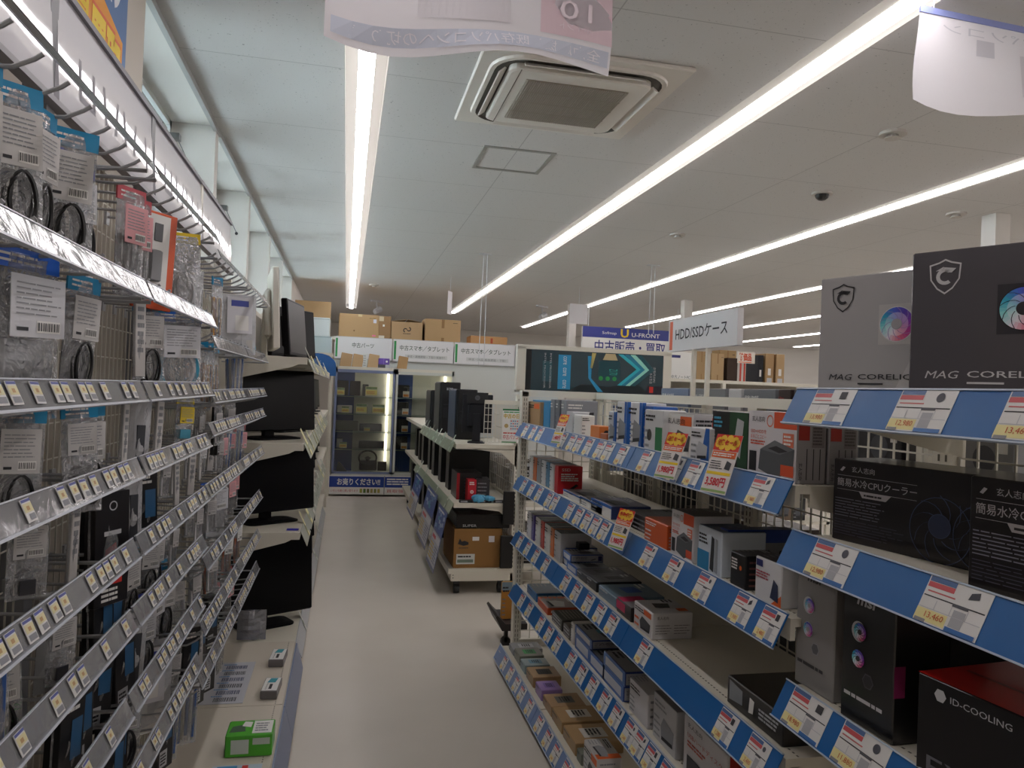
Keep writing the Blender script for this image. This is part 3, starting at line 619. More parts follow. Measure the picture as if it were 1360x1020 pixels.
# fourth shelf
good('s4', 700, 712, .17, .045, '2a6fa8', 'teal blue flat box', art_={'n': lambda f: f.lines(.05, .2, .95, .8, 2, WHITE, 3), 'u': A(M('55707f', .4), None, 'top', WHITE), 'l': A()}, xf=.985)
good('s4', 714, 727, .18, .035, 'c5512a', 'orange flat box', art_={'u': A(M('9f8b84', .4), ORANGE, 'left', WHITE, M('d8d4cf', .4)), 'n': lambda f: f.lines(.1, .2, .8, .8, 1, WHITE, 3)}, xf=.985)
for k, (a, b_, c) in enumerate(((733, 746, '3b3a37'), (748, 757, '4a4743'))):
    good('s4', a, b_, .19, .05, c, ['dark patterned flat box with silver scroll print', 'brown patterned flat box with silver scroll print'][k], art_={'u': lambda f, k=k: (f.rect(.04, .05, .96, .95, M(['24231f', '4d4640'][k], .4), 2), f.lines(.1, .12, .9, .88, 9, M('8a857a', .4), 3, .3, gap=.1)), 'l': microtext(LGREY, 3)}, xf=.985)
good('s4', 758, 762, .09, .09, 'd9d6d3', 'narrow white upright box beside patterned ones', art_={'l': A()}, xf=.985)
for k, (a, b_, dz, h) in enumerate(((764, 783, 0, .06), (764, 786, .062, .035), (783, 803, 0, .055), (800, 828, 0, .055), (802, 830, .057, .05))):
    good('s4', a, b_, .19, h, '2b4488', ['large', 'upper', 'middle', 'near lower', 'near upper'][k]+' blue silver SATA drive case box with red picture', art_={'n': sata, 'l': sataL, 'u': lambda f: (sataT(f), f.rect(.5, .55, .75, .68, M('a8323a', .4), 4), f.rect(.4, .3, .6, .4, M('2a8aa8', .4), 4))}, xf=.985, dz=dz)
good('s4', 836, 860, .09, .11, 'd2d0d2', 'white card adapter box with grey lid', art_={'l': A(), 'n': microtext(GREY, 4), 'u': A(M('b9b7b6', .4), None)}, xf=.985)
good('s4', 868, 898, .12, .14, 'b4b4b6', 'big pale grey hard drive docking box', art_={'l': A(M('c2c2c4', .4), None, 'top', GREY, M('8d8f93', .5)), 'u': A(M('77767a', .4), None)}, xf=.99)
good('s4', 908, 965, .14, .16, 'c9c7c8', 'white and red external drive case box at the near end', art_={'l': lambda f: (f.text('玄人志向', .1, .84, .45, .92, INK, 3), f.text('USBハードディスク', .1, .66, .9, .76, M('b85448', .5), 3), f.lines(.1, .5, .6, .62, 2, M('b85448', .5), 3), f.rect(.75, .3, 1, .55, RED, 3), f.rect(.1, .08, .5, .35, M('3b3b3d', .5), 3)), 'n': docks}, xf=.99)
good('s4', 975, 1015, .14, .13, 'b9b7b8', 'grey boxed enclosure beside the frame post', art_={'l': A(None, RED, 'tag')}, xf=.99)
# bottom shelf
bots = [(676, 682, .16, .035, '8e9194', 'grey flat cable box nearest the far end'), (683, 690, .13, .05, '7d7f72', 'olive grey flat box'), (691, 697, .13, .045, '8fa0a4', 'pale green-grey flat box'),
        (699, 708, .14, .05, 'a38560', 'small brown carton with black slot print'), (711, 719, .10, .05, '9a7fb8', 'lavender topped small carton'), (721, 732, .16, .045, 'a98a66', 'brown carton with grey photo label'),
        (733, 746, .19, .05, 'a8895f', 'wide brown carton with barcode label, far one'), (748, 764, .20, .05, 'aa8a60', 'wide brown carton with barcode label, near one'), (766, 772, .12, .045, '6f7468', 'dark green carton')]
for k, (a, b_, dx, h, c, lk) in enumerate(bots):
    good('s5', a, b_, dx, h, c, lk, art_={'u': lambda f, k=k: (f.rect(.25, .25, .75, .75, [LGREY, GREEN, M('5f8ea6', .4), BLACK, M('7d62a8', .4), M('5c5e5e', .4), M('cfccc4', .4), M('cfccc4', .4), BLACK][k], 2), f.lines(.3, .35, .7, .65, 4, INK, 3)), 'l': A(None, None, 'top', INK, None, 2)}, xf=.925, coat=0, name='product_box' if k < 3 else 'small_carton')
for k, (a, b_) in enumerate(((775, 793), (800, 822), (830, 860))):
    good('s5', a, b_, .09, .12-.02*k, 'd0cecd', 'white upright box with orange tab, '+['farthest of three', 'middle of three', 'nearest of three'][k], art_={'l': A(None, ORANGE, 'tag', INK, M('55565a', .5)), 'n': microtext(GREY, 6), 'u': A(M('bdbbb9', .4), ORANGE, 'right', INK, M('8d8f92', .5))}, xf=.92)

# liquid cooler boxes
def mixc(a, b, t):
    return ''.join('%02x' % int(int(a[i:i+2], 16)*(1-t)+int(b[i:i+2], 16)*t) for i in (0, 2, 4))
def fan(f, cx, cy, r, white=False, l=3, blades=9):
    f.disc(cx, cy, r, M('151318' if not white else 'd0d0d4', .4), l, 28)
    cols = ['5a3fb0', '4a63d0', '2fa6c8', '8fdcdc', 'e4e0ec', 'e0708a', 'b83a90', '8a3fb8']
    for i in range(32):
        q = (i/32*8) % 8; c = mixc(cols[int(q)], cols[(int(q)+1) % 8], round((q % 1)*4)/4); a = i*2*math.pi/32+.9
        f.disc(cx, cy, r*.95, M(c, .4), l+1, 2, a, a+.2, r*.66); f.disc(cx, cy, r*.66, M(mixc(c, 'f4f0f8', .5), .4), l+1, 2, a+.1, a+.3, r*.3)
    k = f.w/f.h; bm = M('2a2140' if not white else '9a86c0', .4)
    for i in range(blades):
        a = i*2*math.pi/blades; ps = [(cx+r*(.34+.15*q)*math.cos(a+q*.22), cy+r*k*(.34+.15*q)*math.sin(a+q*.22)) for q in range(5)]
        for p, q in zip(ps, ps[1:]):
            dx, dy = (q[1]-p[1]), -(q[0]-p[0]); n_ = math.hypot(dx, dy) or 1; dx, dy = dx/n_*r*.035, dy/n_*r*.035
            f.poly([p, q, (q[0]+dx, q[1]+dy), (p[0]+dx, p[1]+dy)], bm, l+2)
    f.disc(cx, cy, r*.3, M('2c2a30' if not white else 'a9a8ac', .4), l+3, 20)
def shield(f, cx, cy, s, m):
    k = f.w/f.h; o = [(-.5, .42), (-.2, .5), (0, .6), (.2, .5), (.5, .42), (.46, -.1), (.25, -.42), (0, -.6), (-.25, -.42), (-.46, -.1)]
    n = len(o)
    for i in range(n):
        a, b_ = o[i], o[(i+1) % n]
        f.poly([(cx+a[0]*s, cy+a[1]*s*k), (cx+b_[0]*s, cy+b_[1]*s*k), (cx+b_[0]*s*.9, cy+b_[1]*s*k*.9), (cx+a[0]*s*.9, cy+a[1]*s*k*.9)], m, 4)
    f.disc(cx, cy, s*.28, m, 4, 14, .9, 5.4, s*.16); f.poly([(cx-.05*s, cy+.32*s*k), (cx+.34*s, cy+.26*s*k), (cx+.2*s, cy+.12*s*k), (cx, cy+.16*s*k)], m, 4); f.poly([(cx-.3*s, cy+.2*s*k), (cx-.05*s, cy+.34*s*k), (cx-.05*s, cy+.22*s*k)], m, 4)
def mag(base, ink, white):
    def g(f):
        f.poly([(.42, 0), (.62, 0), (.95, 1), (.75, 1)], M(base, .35), 1)
        shield(f, .14, .82, .13, ink); f.text('MAG', .07, .135, .20, .185, ink, 4, .0, .08); f.text('CORELIQUID', .24, .135, .66, .185, ink, 4, .008); f.rect(.24, .10, .38, .113, ink, 4)
        f.rect(.345, .42, .54, .74, M('2a2930' if not white else 'b7b7b5', .4), 2); fan(f, .442, .58, .092, white); f.rect(.56, .42, .75, .74, M('2a2930' if not white else 'b7b7b5', .4), 2); fan(f, .655, .58, .092, white)
    return g
def placebox(u, v, x, az, dims, z, c, label, artd, name='cooler_box', coat=.25):
    # near-left lower corner under pixel u; dims (depth, length, height); az = azimuth of the printed face
    y = Yof(u, x, z+.1); return y
def coolbox(ucorner, xc, az, length, depth, h, z, c, label, artl, artn=None, art_top=None, rough=.3):
    # corner at the far left of the face; the face runs towards the camera at azimuth az (degrees from +Y)
    y = Yof(ucorner, xc, z+h/2); a = math.radians(az)
    mb_ = MB(); m_ = M(c, rough, coat=.35); mb_.bbox(0, -length, 0, depth, 0, h, m_, .002)
    artl(Face(mb_, (0, 0, 0), (0, -1, 0), (0, 0, 1), length, h))
    if artn: artn(Face(mb_, (0, -length, 0), (1, 0, 0), (0, 0, 1), depth, h))
    if art_top: art_top(Face(mb_, (0, 0, h), (0, -1, 0), (1, 0, 0), length, depth))
    o = mb_.build('cooler_box', loc=(xc, y, z), rz=a); tag(o, label, 'box', 'liquid cooler boxes'); return o
coolbox(1088, 1.035, 22, .40, .13, .262, 1.518, 'a9a9aa', 'silver grey MAG CORELIQUID cooler box standing on the upper shelf, left one', mag('b9b9ba', M('2a2b2e', .4), True))
coolbox(1209, 1.02, 28, .41, .13, .268, 1.518, '4a484e', 'dark grey MAG CORELIQUID cooler box on the upper shelf, right one', mag('5a585f', M('c9c9cc', .4), False))
def kuro(f):
    w = M('c4c2c6', .5); g = M('7d7c88', .5)
    f.poly([(.045, .86), (.065, .91), (.08, .9), (.06, .85)], w, 3); f.text('玄人志向', .12, .85, .26, .92, w, 3); f.rect(.03, .80, .5, .804, w, 3); f.text('簡易水冷CPUクーラー', .03, .67, .50, .77, w, 3, .004); f.rect(.03, .63, .5, .634, w, 3)
    f.poly([(.17, .63), (.36, .63), (.33, .56), (.19, .56)], w, 3); f.lines(.20, .575, .33, .615, 1, INK, 4)
    f.lines(.02, .30, .33, .54, 7, g, 3, .3); f.lines(.02, .08, .45, .28, 6, M('4d4b58', .5), 3, .25)
    ln = M('4b5878', .5)
    for cx in (.62, .84):
        f.disc(cx, .35, .155, ln, 3, 36, 0, 6.3, .151); f.disc(cx, .4, .055, M('39425e', .4), 3); f.disc(cx, .4, .057, ln, 4, 24, 0, 6.3, .053)
        for i in range(9):
            a = i*.698; k = f.w/f.h; ps = [(cx+(.06+.09*q)*math.cos(a+q*.9), .38+(.06+.09*q)*k*math.sin(a+q*.9)) for q in (0, .25, .5, .75, 1)]
            for p, q in zip(ps, ps[1:]): f.poly([p, q, (q[0]+.004, q[1]+.006), (p[0]+.004, p[1]+.006)], ln, 3)
coolbox(1106, 1.03, 12, .40, .15, .172, 1.213, '150f10', 'wide black water cooler box with Japanese title on the middle shelf, left one', kuro, None, None)
coolbox(1287, 1.00, 8, .38, .14, .18, 1.213, '151011', 'black water cooler box with Japanese title on the middle shelf, right one at frame edge', kuro, None, None)
def msi(w, ink, pw):
    def g(f):
        f.text('msi', .28, .80, .62, .87, ink, 3, .03, .1); f.disc(.33, .62, .14, LGREY, 2); 
        fan(f, .36, .62, .125, pw); fan(f, .34, .44, .125, pw); f.disc(.54, .32, .11, M('8d8d92' if pw else '4a494e', .4), 3, 6); f.disc(.54, .32, .09, M('5d5d62' if pw else '2b2a2e', .4), 4, 6)
        f.lines(.08, .16, .9, .19, 1, ink, 3, .8)
    return g
zz = .888
carton('cooler_box', 'silver upright msi cooler box on the lower cooler shelf', 'box', (.995, Yof(1108, .995, 1.0), zz), (.13, .13, .285), '8b8987', {'l': msi(1, M('3c3b3e', .4), True)}, .02, 'liquid cooler boxes', coat=.35)
carton('cooler_box', 'black glossy upright msi cooler box beside the silver one', 'box', (.985, Yof(1187, .985, 1.0), zz), (.12, .14, .285), '1a1a1a', {'l': msi(1, M('c9c9cc', .4), False), 'n': lambda f: f.rect(.0, .3, .2, .5, M('8a2a5a', .4), 2)}, .03, 'liquid cooler boxes', coat=.5)
carton('cooler_box', 'second black msi cooler box set back in shade on the lower cooler shelf', 'box', (1.13, Yof(1260, 1.13, 1.0), zz), (.12, .17, .28), '0f0e10', {'l': msi(1, M('6d4c48', .4), False)}, .15, 'liquid cooler boxes', coat=.3)
carton('cooler_box', 'low black cooler box with red top, lower right corner', 'box', (1.0, .72, zz), (.28, .37, .17), '121114', {'l': lambda f: (f.disc(.12, .86, .03, LGREY, 3, 6), f.text('ID-COOLING', .17, .83, .45, .89, LGREY, 3), f.disc(.75, .45, .16, M('2b2a30', .4), 2), f.text('FX', .06, .05, .3, .25, M('6d6d74', .4), 3)), 'u': lambda f: (f.rect(0, 0, 1, 1, M('b3120e', .4), 1), f.rect(.05, .3, .95, .33, M('7d0c0a', .4), 2))}, .12, 'liquid cooler boxes', coat=.2)

# pop sale cards, slotted behind the rails
def popcard(u, v0, v1, x, w, top, price, label, yel=True):
    a = P(u, v1, x=x-.045); b_ = P(u, v0, x=x+.01); h = (b_.z-a.z)*1.02
    mb_ = MB(); mb_.box(-w/2, 0, 0, w/2, .001, h, M('e2ddd8', .4, coat=.5)); f = Face(mb_, (-w/2, 0, 0), (1, 0, 0), (0, 0, 1), w, h)
    f.rect(0, .72, 1, 1, M('d8382a', .45), 1)
    r = random.Random(int(u))
    for i in range(9): q = i*.7; f.disc(.5+.36*math.cos(q), .86+.07*math.sin(q), .13, M('f2c83a', .45), 2, 8)
    f.text(top, .12, .81, .88, .92, M('c9281e', .4), 4, .03); f.rect(.04, .60, .96, .71, M('e2662a', .4), 2); f.lines(.08, .62, .92, .69, 2, WHITE, 3)
    f.lines(.08, .40, .6, .56, 4, INK, 3, .35); f.poly([(.66, .42), (.88, .4), (.9, .52), (.7, .56)], M('45474b', .4), 3); f.rect(.04, .31, .96, .36, YEL, 2)
    f.text(price, .1, .1, .86, .27, M('cf2336', .4), 3, .03); f.rect(.02, .02, .98, .06, M('8fae6a', .4), 2)
    th = math.radians(22); ux = Vector((.30, -.95, 0)).normalized(); uz = Vector((math.sin(th), 0, math.cos(th))); uz = (uz-ux*uz.dot(ux)).normalized(); uy = uz.cross(ux)
    o = mb_.build('sale_card'); Mx = Matrix((ux, uy, uz)).transposed().to_4x4(); Mx.translation = a-uy*.012; o.matrix_world = Mx; tag(o, label, 'sign', 'tall sale cards on the right gondola')
popcard(740, 548, 590, .95, .07, '特価', '1,480円', 'tall orange and white sale card at the far end of the top rail')
popcard(885, 571, 637, .95, .085, '決算セール', '1,980円', 'tall orange and yellow sale card priced 1,980 on the top rail')
popcard(950, 573, 657, .95, .085, '決算セール', '3,580円', 'tall red and yellow sale card priced 3,580 on the top rail')
popcard(820, 667, 730, .95, .08, '特価', '1,980円', 'tall red and white sale card on the second rail')

# other side of the gondola, seen through the wire back
t = empty('gondola_shelving', (XB+.03, .52, 0), 0, 'shelves on the far side of the right gondola, behind the wire back', 'shelving'); m = MB()
for z in (.15, .5, .85, 1.2): m = MB(); m.box(.0, 0, z, .42, 3.55, z+.02, SHELFM); m.build('shelf_board', t)
for y in (.0, 1.1, 2.3, 3.5): m = MB(); m.box(0, y, .0, .03, y+.04, 1.5, CREAM); m.build('upright', t)
tops = [(877, 914, '707c92', 'blue-grey', 'PRIME'), (917, 963, '7a7c80', 'grey', 'DUAL GEFORCE'), (966, 984, 'c3c3c4', 'white', ''), (986, 1030, '6e7176', 'dark grey', 'PRIME'), (1032, 1050, '332624', 'brown-black', 'Ultra'), (1052, 1083, '3a3b3e', 'charcoal', ''), (1086, 1130, '777a7f', 'mid grey', 'PRIME'), (1140, 1200, '2c2b2e', 'soft black', ''), (1206, 1262, '3f3b38', 'dark taupe', ''), (1270, 1350, '8a8b8e', 'light grey', 'PRIME')]
for a, b_, c, nm, tx in tops:
    x = 1.50; ya = Yof(b_, x, 1.45); yb = Yof(a, x, 1.45)
    def f(fc, tx=tx, c=c):
        if tx: fc.text(tx, .06, .88, .5, .92, RED if tx == 'Ultra' else WHITE, 3)
        fc.disc(.5, .5, .2, M('505258', .4), 2, 20); fc.lines(.1, .1, .9, .3, 3, LGREY, 2, .3); fc.rect(.75, .55, .9, .7, WHITE, 2)
    carton('graphics_card_box', '%s upright graphics card box standing behind the wire back of the right gondola' % nm, 'box', (x, ya+.004, 1.22), (.09, yb-ya-.008, .325), c, {'l': f}, 0, 'graphics card boxes behind the wire back')
r = random.Random(5)
for z, zn in ((.87, 'middle'), (.52, 'lower')):
    y = .62; nn = 0
    while y < 3.85:
        nn += 1
        w = r.uniform(.12, .3); h = r.uniform(.15, .27); c = r.choice(['1b1c20', '232426', '30343a', '5b5e63', '141416', 'b9babd', '3a2c24'])
        cn = {'1b1c20': 'black', '232426': 'soft black', '30343a': 'charcoal', '5b5e63': 'grey', '141416': 'deep black', 'b9babd': 'white', '3a2c24': 'dark brown'}[c]
        carton('parts_box', '%s parts box on the %s shelf behind the wire back, %s along' % (cn, zn, ORD[nn-1] if nn > 1 else 'first'), 'box', (1.5, y, z), (.2, w-.015, h), c, {'l': A(None, None, 'top', LGREY if c != 'b9babd' else INK, None, 3, GREY, seed=int(y*10))}, 0, 'parts boxes behind the wire back'); y += w
# big teal box display above the end of the gondola
t = empty('banner_display', (.96, 4.16, 1.50), -.02, 'wide dark teal processor banner box in a cream frame above the gondola end', 'display'); W_ = .86
m = MB(); m.box(-.02, 0, 0, .03, .05, .26, CREAM); m.box(W_-.0, 0, 0, W_+.05, .05, .26, CREAM); m.box(-.02, 0, .245, W_+.05, .05, .27, CREAM); m.box(-.02, 0, .0, W_+.05, .05, .012, CREAM); m.build('frame', t)
m = MB(); m.box(.03, .004, .012, W_, .04, .245, M('1d3c46', .25, coat=.6)); f = Face(m, (.03, .004, .012), (1, 0, 0), (0, 0, 1), W_-.03, .233)
f.rect(0, 0, .04, 1, M('0c1216', .3), 1); f.rect(.23, .05, .32, .9, M('2a93c4', .3), 2)
for y in (.08, .38, .66): f.text('core', .265, y, .29, y+.2, WHITE, 3, rot=1)
f.lines(.12, .05, .2, .95, 1, M('1b5560', .3), 1)
for x in (.13, .17): f.text('INTEL PROCESSOR', x, .06, x+.012, .92, LGREY, 2, rot=1)
for i, c in enumerate(('2fb8c8', '1a7fa0', '9adfcf', '15505c')):
    k = .045*i
    f.poly([(.66+k, .98), (.70+k, .98), (.84+k*.7, .62), (.70+k*.7, .2), (.66+k*.7, .2), (.80+k*.7, .62)], M(c, .3), 2+i)
f.rect(.52, .3, .68, .8, M('0f4650', .3), 3); f.poly([(.55, .82), (.66, .82), (.64, .98), (.57, .98)], M('c9b88c', .4), 3); f.poly([(.44, .9), (.47, .9), (.47, .35), (.56, .02), (.52, .02), (.45, .35)], M('2a93c4', .3), 3); f.poly([(.47, .98), (.5, .98), (.475, .6), (.46, .6)], M('c0b46c', .4), 3)
for i in range(3): f.disc(.54+.05*i, .36, .016, GREEN, 4, 10)
f.text('Z170', .6, .45, .66, .6, M('3fc0b0', .3), 4, rot=1)
f.text('次世代のPC', .925, .3, .945, .7, LGREY, 3, rot=1); f.text('PCのある生活', .90, .28, .92, .7, LGREY, 3, rot=1); f.rect(.88, .0, 1, .22, M('16162a', .3), 3); f.rect(.9, .05, .93, .2, RED, 4); f.poly([(.3, .0), (.9, 0), (.8, .3), (.6, .15), (.4, .2)], M('0d2026', .3), 1)
m.build('banner_box', t)
# hdd/ssd case sign on two posts
t = empty('aisle_sign', (1.42, 2.5, 1.51), 0, 'white aisle sign reading HDD/SSD with Japanese for case, on two posts', 'sign'); m = MB()
for y in (.29, .415): m = MB(); m.box(-.008, y, 0, .008, y+.016, .2, CREAM); m.build('post', t)
m = MB(); z0, z1, ya, yb = .195, .335, .05, .66; m.box(-.012, ya, z0, .012, yb, z1, SIGNM); f = Face(m, (-.012, yb, z0), (0, -1, 0), (0, 0, 1), yb-ya, z1-z0)
f.rect(.02, .05, .07, .95, M('d8603c', .4), 1); f.text('HDD/SSDケース', .12, .34, .88, .72, INK, 2, .01); m.build('board', t)

# end-of-gondola slim black panels and magazine pocket
for (u0, v0, u1, v1, lk) in ((668, 653, 684, 697, 'upper slim black panel fixed to the island end'), (664, 712, 682, 755, 'lower slim black panel fixed to the island end')):
    a = P(u0, v1, y=5.42); b_ = P(u1, v0, y=5.42); m = MB(); m.bbox(0, 0, 0, b_.x-a.x, .032, b_.z-a.z, BLACK, .003); o = m.build('black_panel', loc=a); tag(o, lk, 'panel', 'slim black panels on the island end')
carton('magazine', 'upright orange and yellow magazine in the rack at the gondola foot', 'magazine', (.955, 4.4, .14), (.08, .02, .22), 'b9893a', {'n': A(M('c98a3a', .4), M('8aa0b0', .4), 'top', INK, None, 5)})
t = empty('leaflet_rack', (.945, 4.30, .0), 0, 'low black leaflet rack on casters at the foot of the right gondola', 'rack'); m = MB(); m.prism([(0, .10), (.15, .10), (.15, .14), (.02, .14), (-.03, .19), (-.04, .18)], 0, .3, M('2a2626', .5), 'y'); m.build('tray', t)
m = MB(); m.rod((.03, .02, .03), (.03, .05, .03), .03, BLACK, 10); m.box(.02, .02, .03, .04, .05, .1, BLACK); m.build('caster', t)

# ================================================================== LEFT PEG GONDOLA
XL = -.60; LPY = [.09, .86, 1.63, 2.40, 3.17, 3.94]
BACKM = M('a39a8c', .6, name='grey_beige_back_panel'); DECKM = M('cfc7b8', .5, name='cream_deck')
mh = MB(); mh.tube([(0, 0, 0), (.06, 0, -.001), (.12, 0, -.003), (.16, 0, .001), (.185, 0, .014), (.195, 0, .022)], .0032, STEEL, 6); mh.box(-.004, -.012, -.02, .002, .012, .012, STEEL)
HOOK = mh.mesh('peg_hook')
ZN = [1.895, 1.68, 1.448, 1.285, 1.105, .965, .79, .61]; ZF = [1.865, 1.62, 1.41, 1.30, 1.10, .89, .69, .53]
RN = [1.905, 1.655, 1.453, 1.302, 1.142, 1.0, .825, .65]; RF = [1.87, 1.595, 1.43, 1.33, 1.145, .925, .73, .57]
RY = ['.', 'second', 'third', 'fourth', 'fifth']
for i in range(5):
    y0, y1 = LPY[i], LPY[i+1]
    t = empty('pegboard_panel', (XL, y0, 0), 0, 'grey wire hook panel of the left rack, bay %s' % (['behind the frame edge', 'nearest the camera', 'second from the camera', 'third from the camera', 'farthest, beside the monitors'][i]), 'hook panel', 'wire hook panels of the left rack')
    m = MB(); m.box(-.04, 0, .2, -.03, y1-y0, 2.02, BACKM); m.build('back_panel', t)
    if i: m = MB(); wires(m, .03, y1-y0-.03, .26, 2.0, 0, 'y', .0355, .0015, .075); m.build('wire_grid', t)
    m = MB(); m.box(-.03, -.02, 0, .014, .02, 2.27, GREY if i < 4 else CREAM); m.build('upright', t)
    if i:
        zs = ZN if i < 3 else ZF; n = 8
        for z in zs:
            for k in range(n):
                yy = y0+.045+k*(y1-y0)/n*.985
                if yy < .95: continue
                inst(HOOK, 'peg_hook', t, (0, yy-y0, z))
    # glossy header board over the bay
    m = MB(); m.box(0, .015, 0, .012, y1-y0-.015, .235, HEADM); m.box(-.002, 0, .235, .02, y1-y0, .25, M('77767c', .5)); m.box(-.002, 0, -.012, .02, y1-y0, 0, M('a3a2a6', .5))
    f = Face(m, (.012, .015, 0), (0, 1, 0), (0, 0, 1), y1-y0-.03, .235)
    if i in (2, 3, 4):
        g = M('8b8990', .5)
        f.rect(.16, .25, .18, .6, g, 2); f.rect(.28, .25, .30, .6, g, 2); f.rect(.16, .22, .30, .28, g, 2)
        for k, x in enumerate((.4, .5, .62, .72, .9)): f.poly([(x, .25), (x+.02, .25), (x+.05*(k % 2), .62), (x-.02+.05*(k % 2), .62)], g, 2)
    o = m.build('header_board', loc=(XL+.012, y0, 2.03)); o.rotation_euler.y = -math.radians(3.4); tag(o, 'glossy grey-white header board over the left rack, %s' % ['partly out of frame', 'nearest the camera', 'second from the camera', 'third from the camera', 'farthest from the camera'][i], 'sign board', 'header boards over the left rack')
    # base deck
    m = MB(); m.box(.0, .002, 0, .40, y1-y0-.002, .195, DECKM); m.box(.40, 0, .0, .405, y1-y0, .19, CREAMD); m.prism([(.405, .185), (.412, .185), (.445, .06), (.438, .055)], .002, y1-y0-.002, M('6f7d9c', .35), 'y')
    for k in range(45): m.box(.37, .01+k*.0168, .1951, .374, .017+k*.0168, .1956, M('7a7568', .7))
    o = m.build('base_deck', loc=(XL, y0, 0.005)); tag(o, 'cream base deck of the left rack with blue-grey rail, bay %s' % ['out of frame', 'nearest the camera', 'second from the camera', 'third from the camera', 'beside the monitors'][i], 'deck', 'base decks of the left rack')
# clear price rails in front of the hooks
def lcard(seed):
    m = MB(); w, h = .028, .031; m.box(0, -.001, 0, w, 0, h, M('dedddb', .4)); f = Face(m, (0, -.001, 0), (1, 0, 0), (0, 0, 1), w, h)
    f.rect(.02, .86, .98, .98, M('5a62a0', .5), 1); f.rect(.04, .42, .96, .8, M('ded6aa', .5), 1); f.rect(.3, .5, .62, .68, M('bf9a6a', .5), 2); f.rect(.3 if seed % 2 else .1, .08, .92, .34, M('8d8f94', .5), 1)
    return m.mesh('price_card')
LC = [lcard(i) for i in range(4)]
TOPCLEAR = film_mat('thin_clear_strip', 'f6f8fa', .0, .05, 5, .06, .1)
def clear_rail(y0, y1, z, label, n, h=.052, x=-.385):
    top = h < .03; e = .0008 if top else .003
    t = empty('clear_price_rail', (x, y0, z), 0, label, 'price rail', 'clear price rails of the left rack'); L_ = y1-y0
    th = math.radians(24); ux = Vector((0, 1, 0)); uz = Vector((-math.sin(th), 0, math.cos(th))); uy = uz.cross(ux)
    Mx = Matrix((ux, uy, uz)).transposed().to_4x4()
    m = MB(); m.box(0, -.001, 0, L_, .001, h, TOPCLEAR if top else RAILCLEAR); m.box(0, -e, -e, L_, e, .001, M('c3c9d2', .25)); m.box(0, -e*.7, h, L_, e*.7, h+e*.7, M('c3c9d2', .25))
    if not top: m.box(0, .0012, h-.008, L_, .0016, h, M('8288ab', .4))
    o = m.build('rail_channel', t); o.matrix_local = Mx
    for y in (.02, L_-.03): m = MB(); m.rod((XL-x, y, -.005), (-.012, y, -.003), .004, STEEL); m.build('support_arm', t)
    r = random.Random(int(z*100+y0*10)); s = .02
    for k in range(n):
        s += r.choice([.036, .04, .05, .07, .12]) if k else r.uniform(0, .1)
        if s > L_-.05: break
        c = inst(LC[r.choice([0, 1, 2, 0, 1, 3])], 'price_card', t); c.matrix_local = Mx @ Matrix.Translation((s, -.0035, .006)) @ Matrix.Rotation(r.uniform(-.05, .05), 4, 'Y')
rn = ['top', 'second', 'third', 'fourth', 'fifth', 'sixth', 'seventh', 'lowest']
for i in range(1, 5):
    zs = RN if i < 3 else RF
    for k, z in enumerate(zs):
        clear_rail(LPY[i]+(.06 if i == 1 else .01), LPY[i+1]-.01, z, 'clear plastic price rail above the %s hook row, bay %s' % (rn[k], ['', 'nearest the camera', 'second from the camera', 'third from the camera', 'beside the monitors'][i]), 0 if k < 2 else 12, h=.026 if k == 0 else .04)

# hanging packs
def pillow(w, h, th, mat, seed, z0=0.0, taper=1.0, nx=5, nz=8):
    r = random.Random(seed); m = MB(); vs = []
    for s in (-1, 1):
        for j in range(nz+1):
            for i in range(nx+1):
                a = i/nx*2-1; b_ = j/nz; bul = (1-a*a)*math.sin(math.pi*min(1, b_*1.05))**.7*th/2+.0008
                e = 0 if abs(a) == 1 else r.uniform(-.25, .25)*th
                ww = w*(1-(1-taper)*(1-b_))
                vs.append((a*ww/2, s*max(bul+e*.5, .0008), z0-h+h*b_+r.uniform(-.002, .002)))
    n1 = (nx+1)*(nz+1); fs = []
    for j in range(nz):
        for i in range(nx):
            q = j*(nx+1)+i; fs.append((q, q+1, q+nx+2, q+nx+1)); fs.append((n1+q, n1+q+nx+1, n1+q+nx+2, n1+q+1))
    m.add(vs, fs, mat); return m
def coil(m, w, h, z, mat, rr=.0035, turns=3, seed=1):
    r = random.Random(seed)
    for t_ in range(turns):
        a = w*.32*r.uniform(.7, 1.05); b_ = h*.45*r.uniform(.8, 1); ph = r.uniform(-.01, .01)
        m.tube([(a*math.cos(q*math.pi/9)+ph, (t_-turns/2)*rr*1.5, z+b_*math.sin(q*math.pi/9)) for q in range(18)], rr, mat, 5, True)
def proto(film, w, h, th, head=None, insert=None, content=None, cm=None, seed=1, inky=INK, taper=1.0, card=None):
    P_ = []
    if film:
        P_.append(('film', pillow(w, h, th, film, seed, taper=taper).mesh('film')))
    if head:
        m = MB(); m.box(-w/2-.001, -.002, -.022, w/2+.001, .002, .008, head); f = Face(m, (-w/2, -.002, -.022), (1, 0, 0), (0, 0, 1), w, .03); f.lines(.1, .2, .8, .8, 2, WHITE, 2, .4); P_.append(('header_card', m.mesh('header_card')))
    if insert:
        m = MB(); ih = h*.36; m.box(-w*.40, -th*.5-.002, -.032-ih, w*.40, -th*.5-.0008, -.032, insert); f = Face(m, (-w*.40, -th*.5-.002, -.032-ih), (1, 0, 0), (0, 0, 1), w*.8, ih)
        f.lines(.08, .35, .92, .92, 7, GREY, 2, .3); barcode(f, .45, .08, .9, .28); f.rect(.1, .1, .3, .16, inky, 2); P_.append(('insert_card', m.mesh('insert_card')))
    if content:
        m = MB(); content(m, w, h, th); P_.append(('product', m.mesh('product')))
    return P_
def c_coil(mat, turns=3, k=.72): return lambda m, w, h, th: coil(m, w, h*.45, -h*k, mat, .0035, turns)
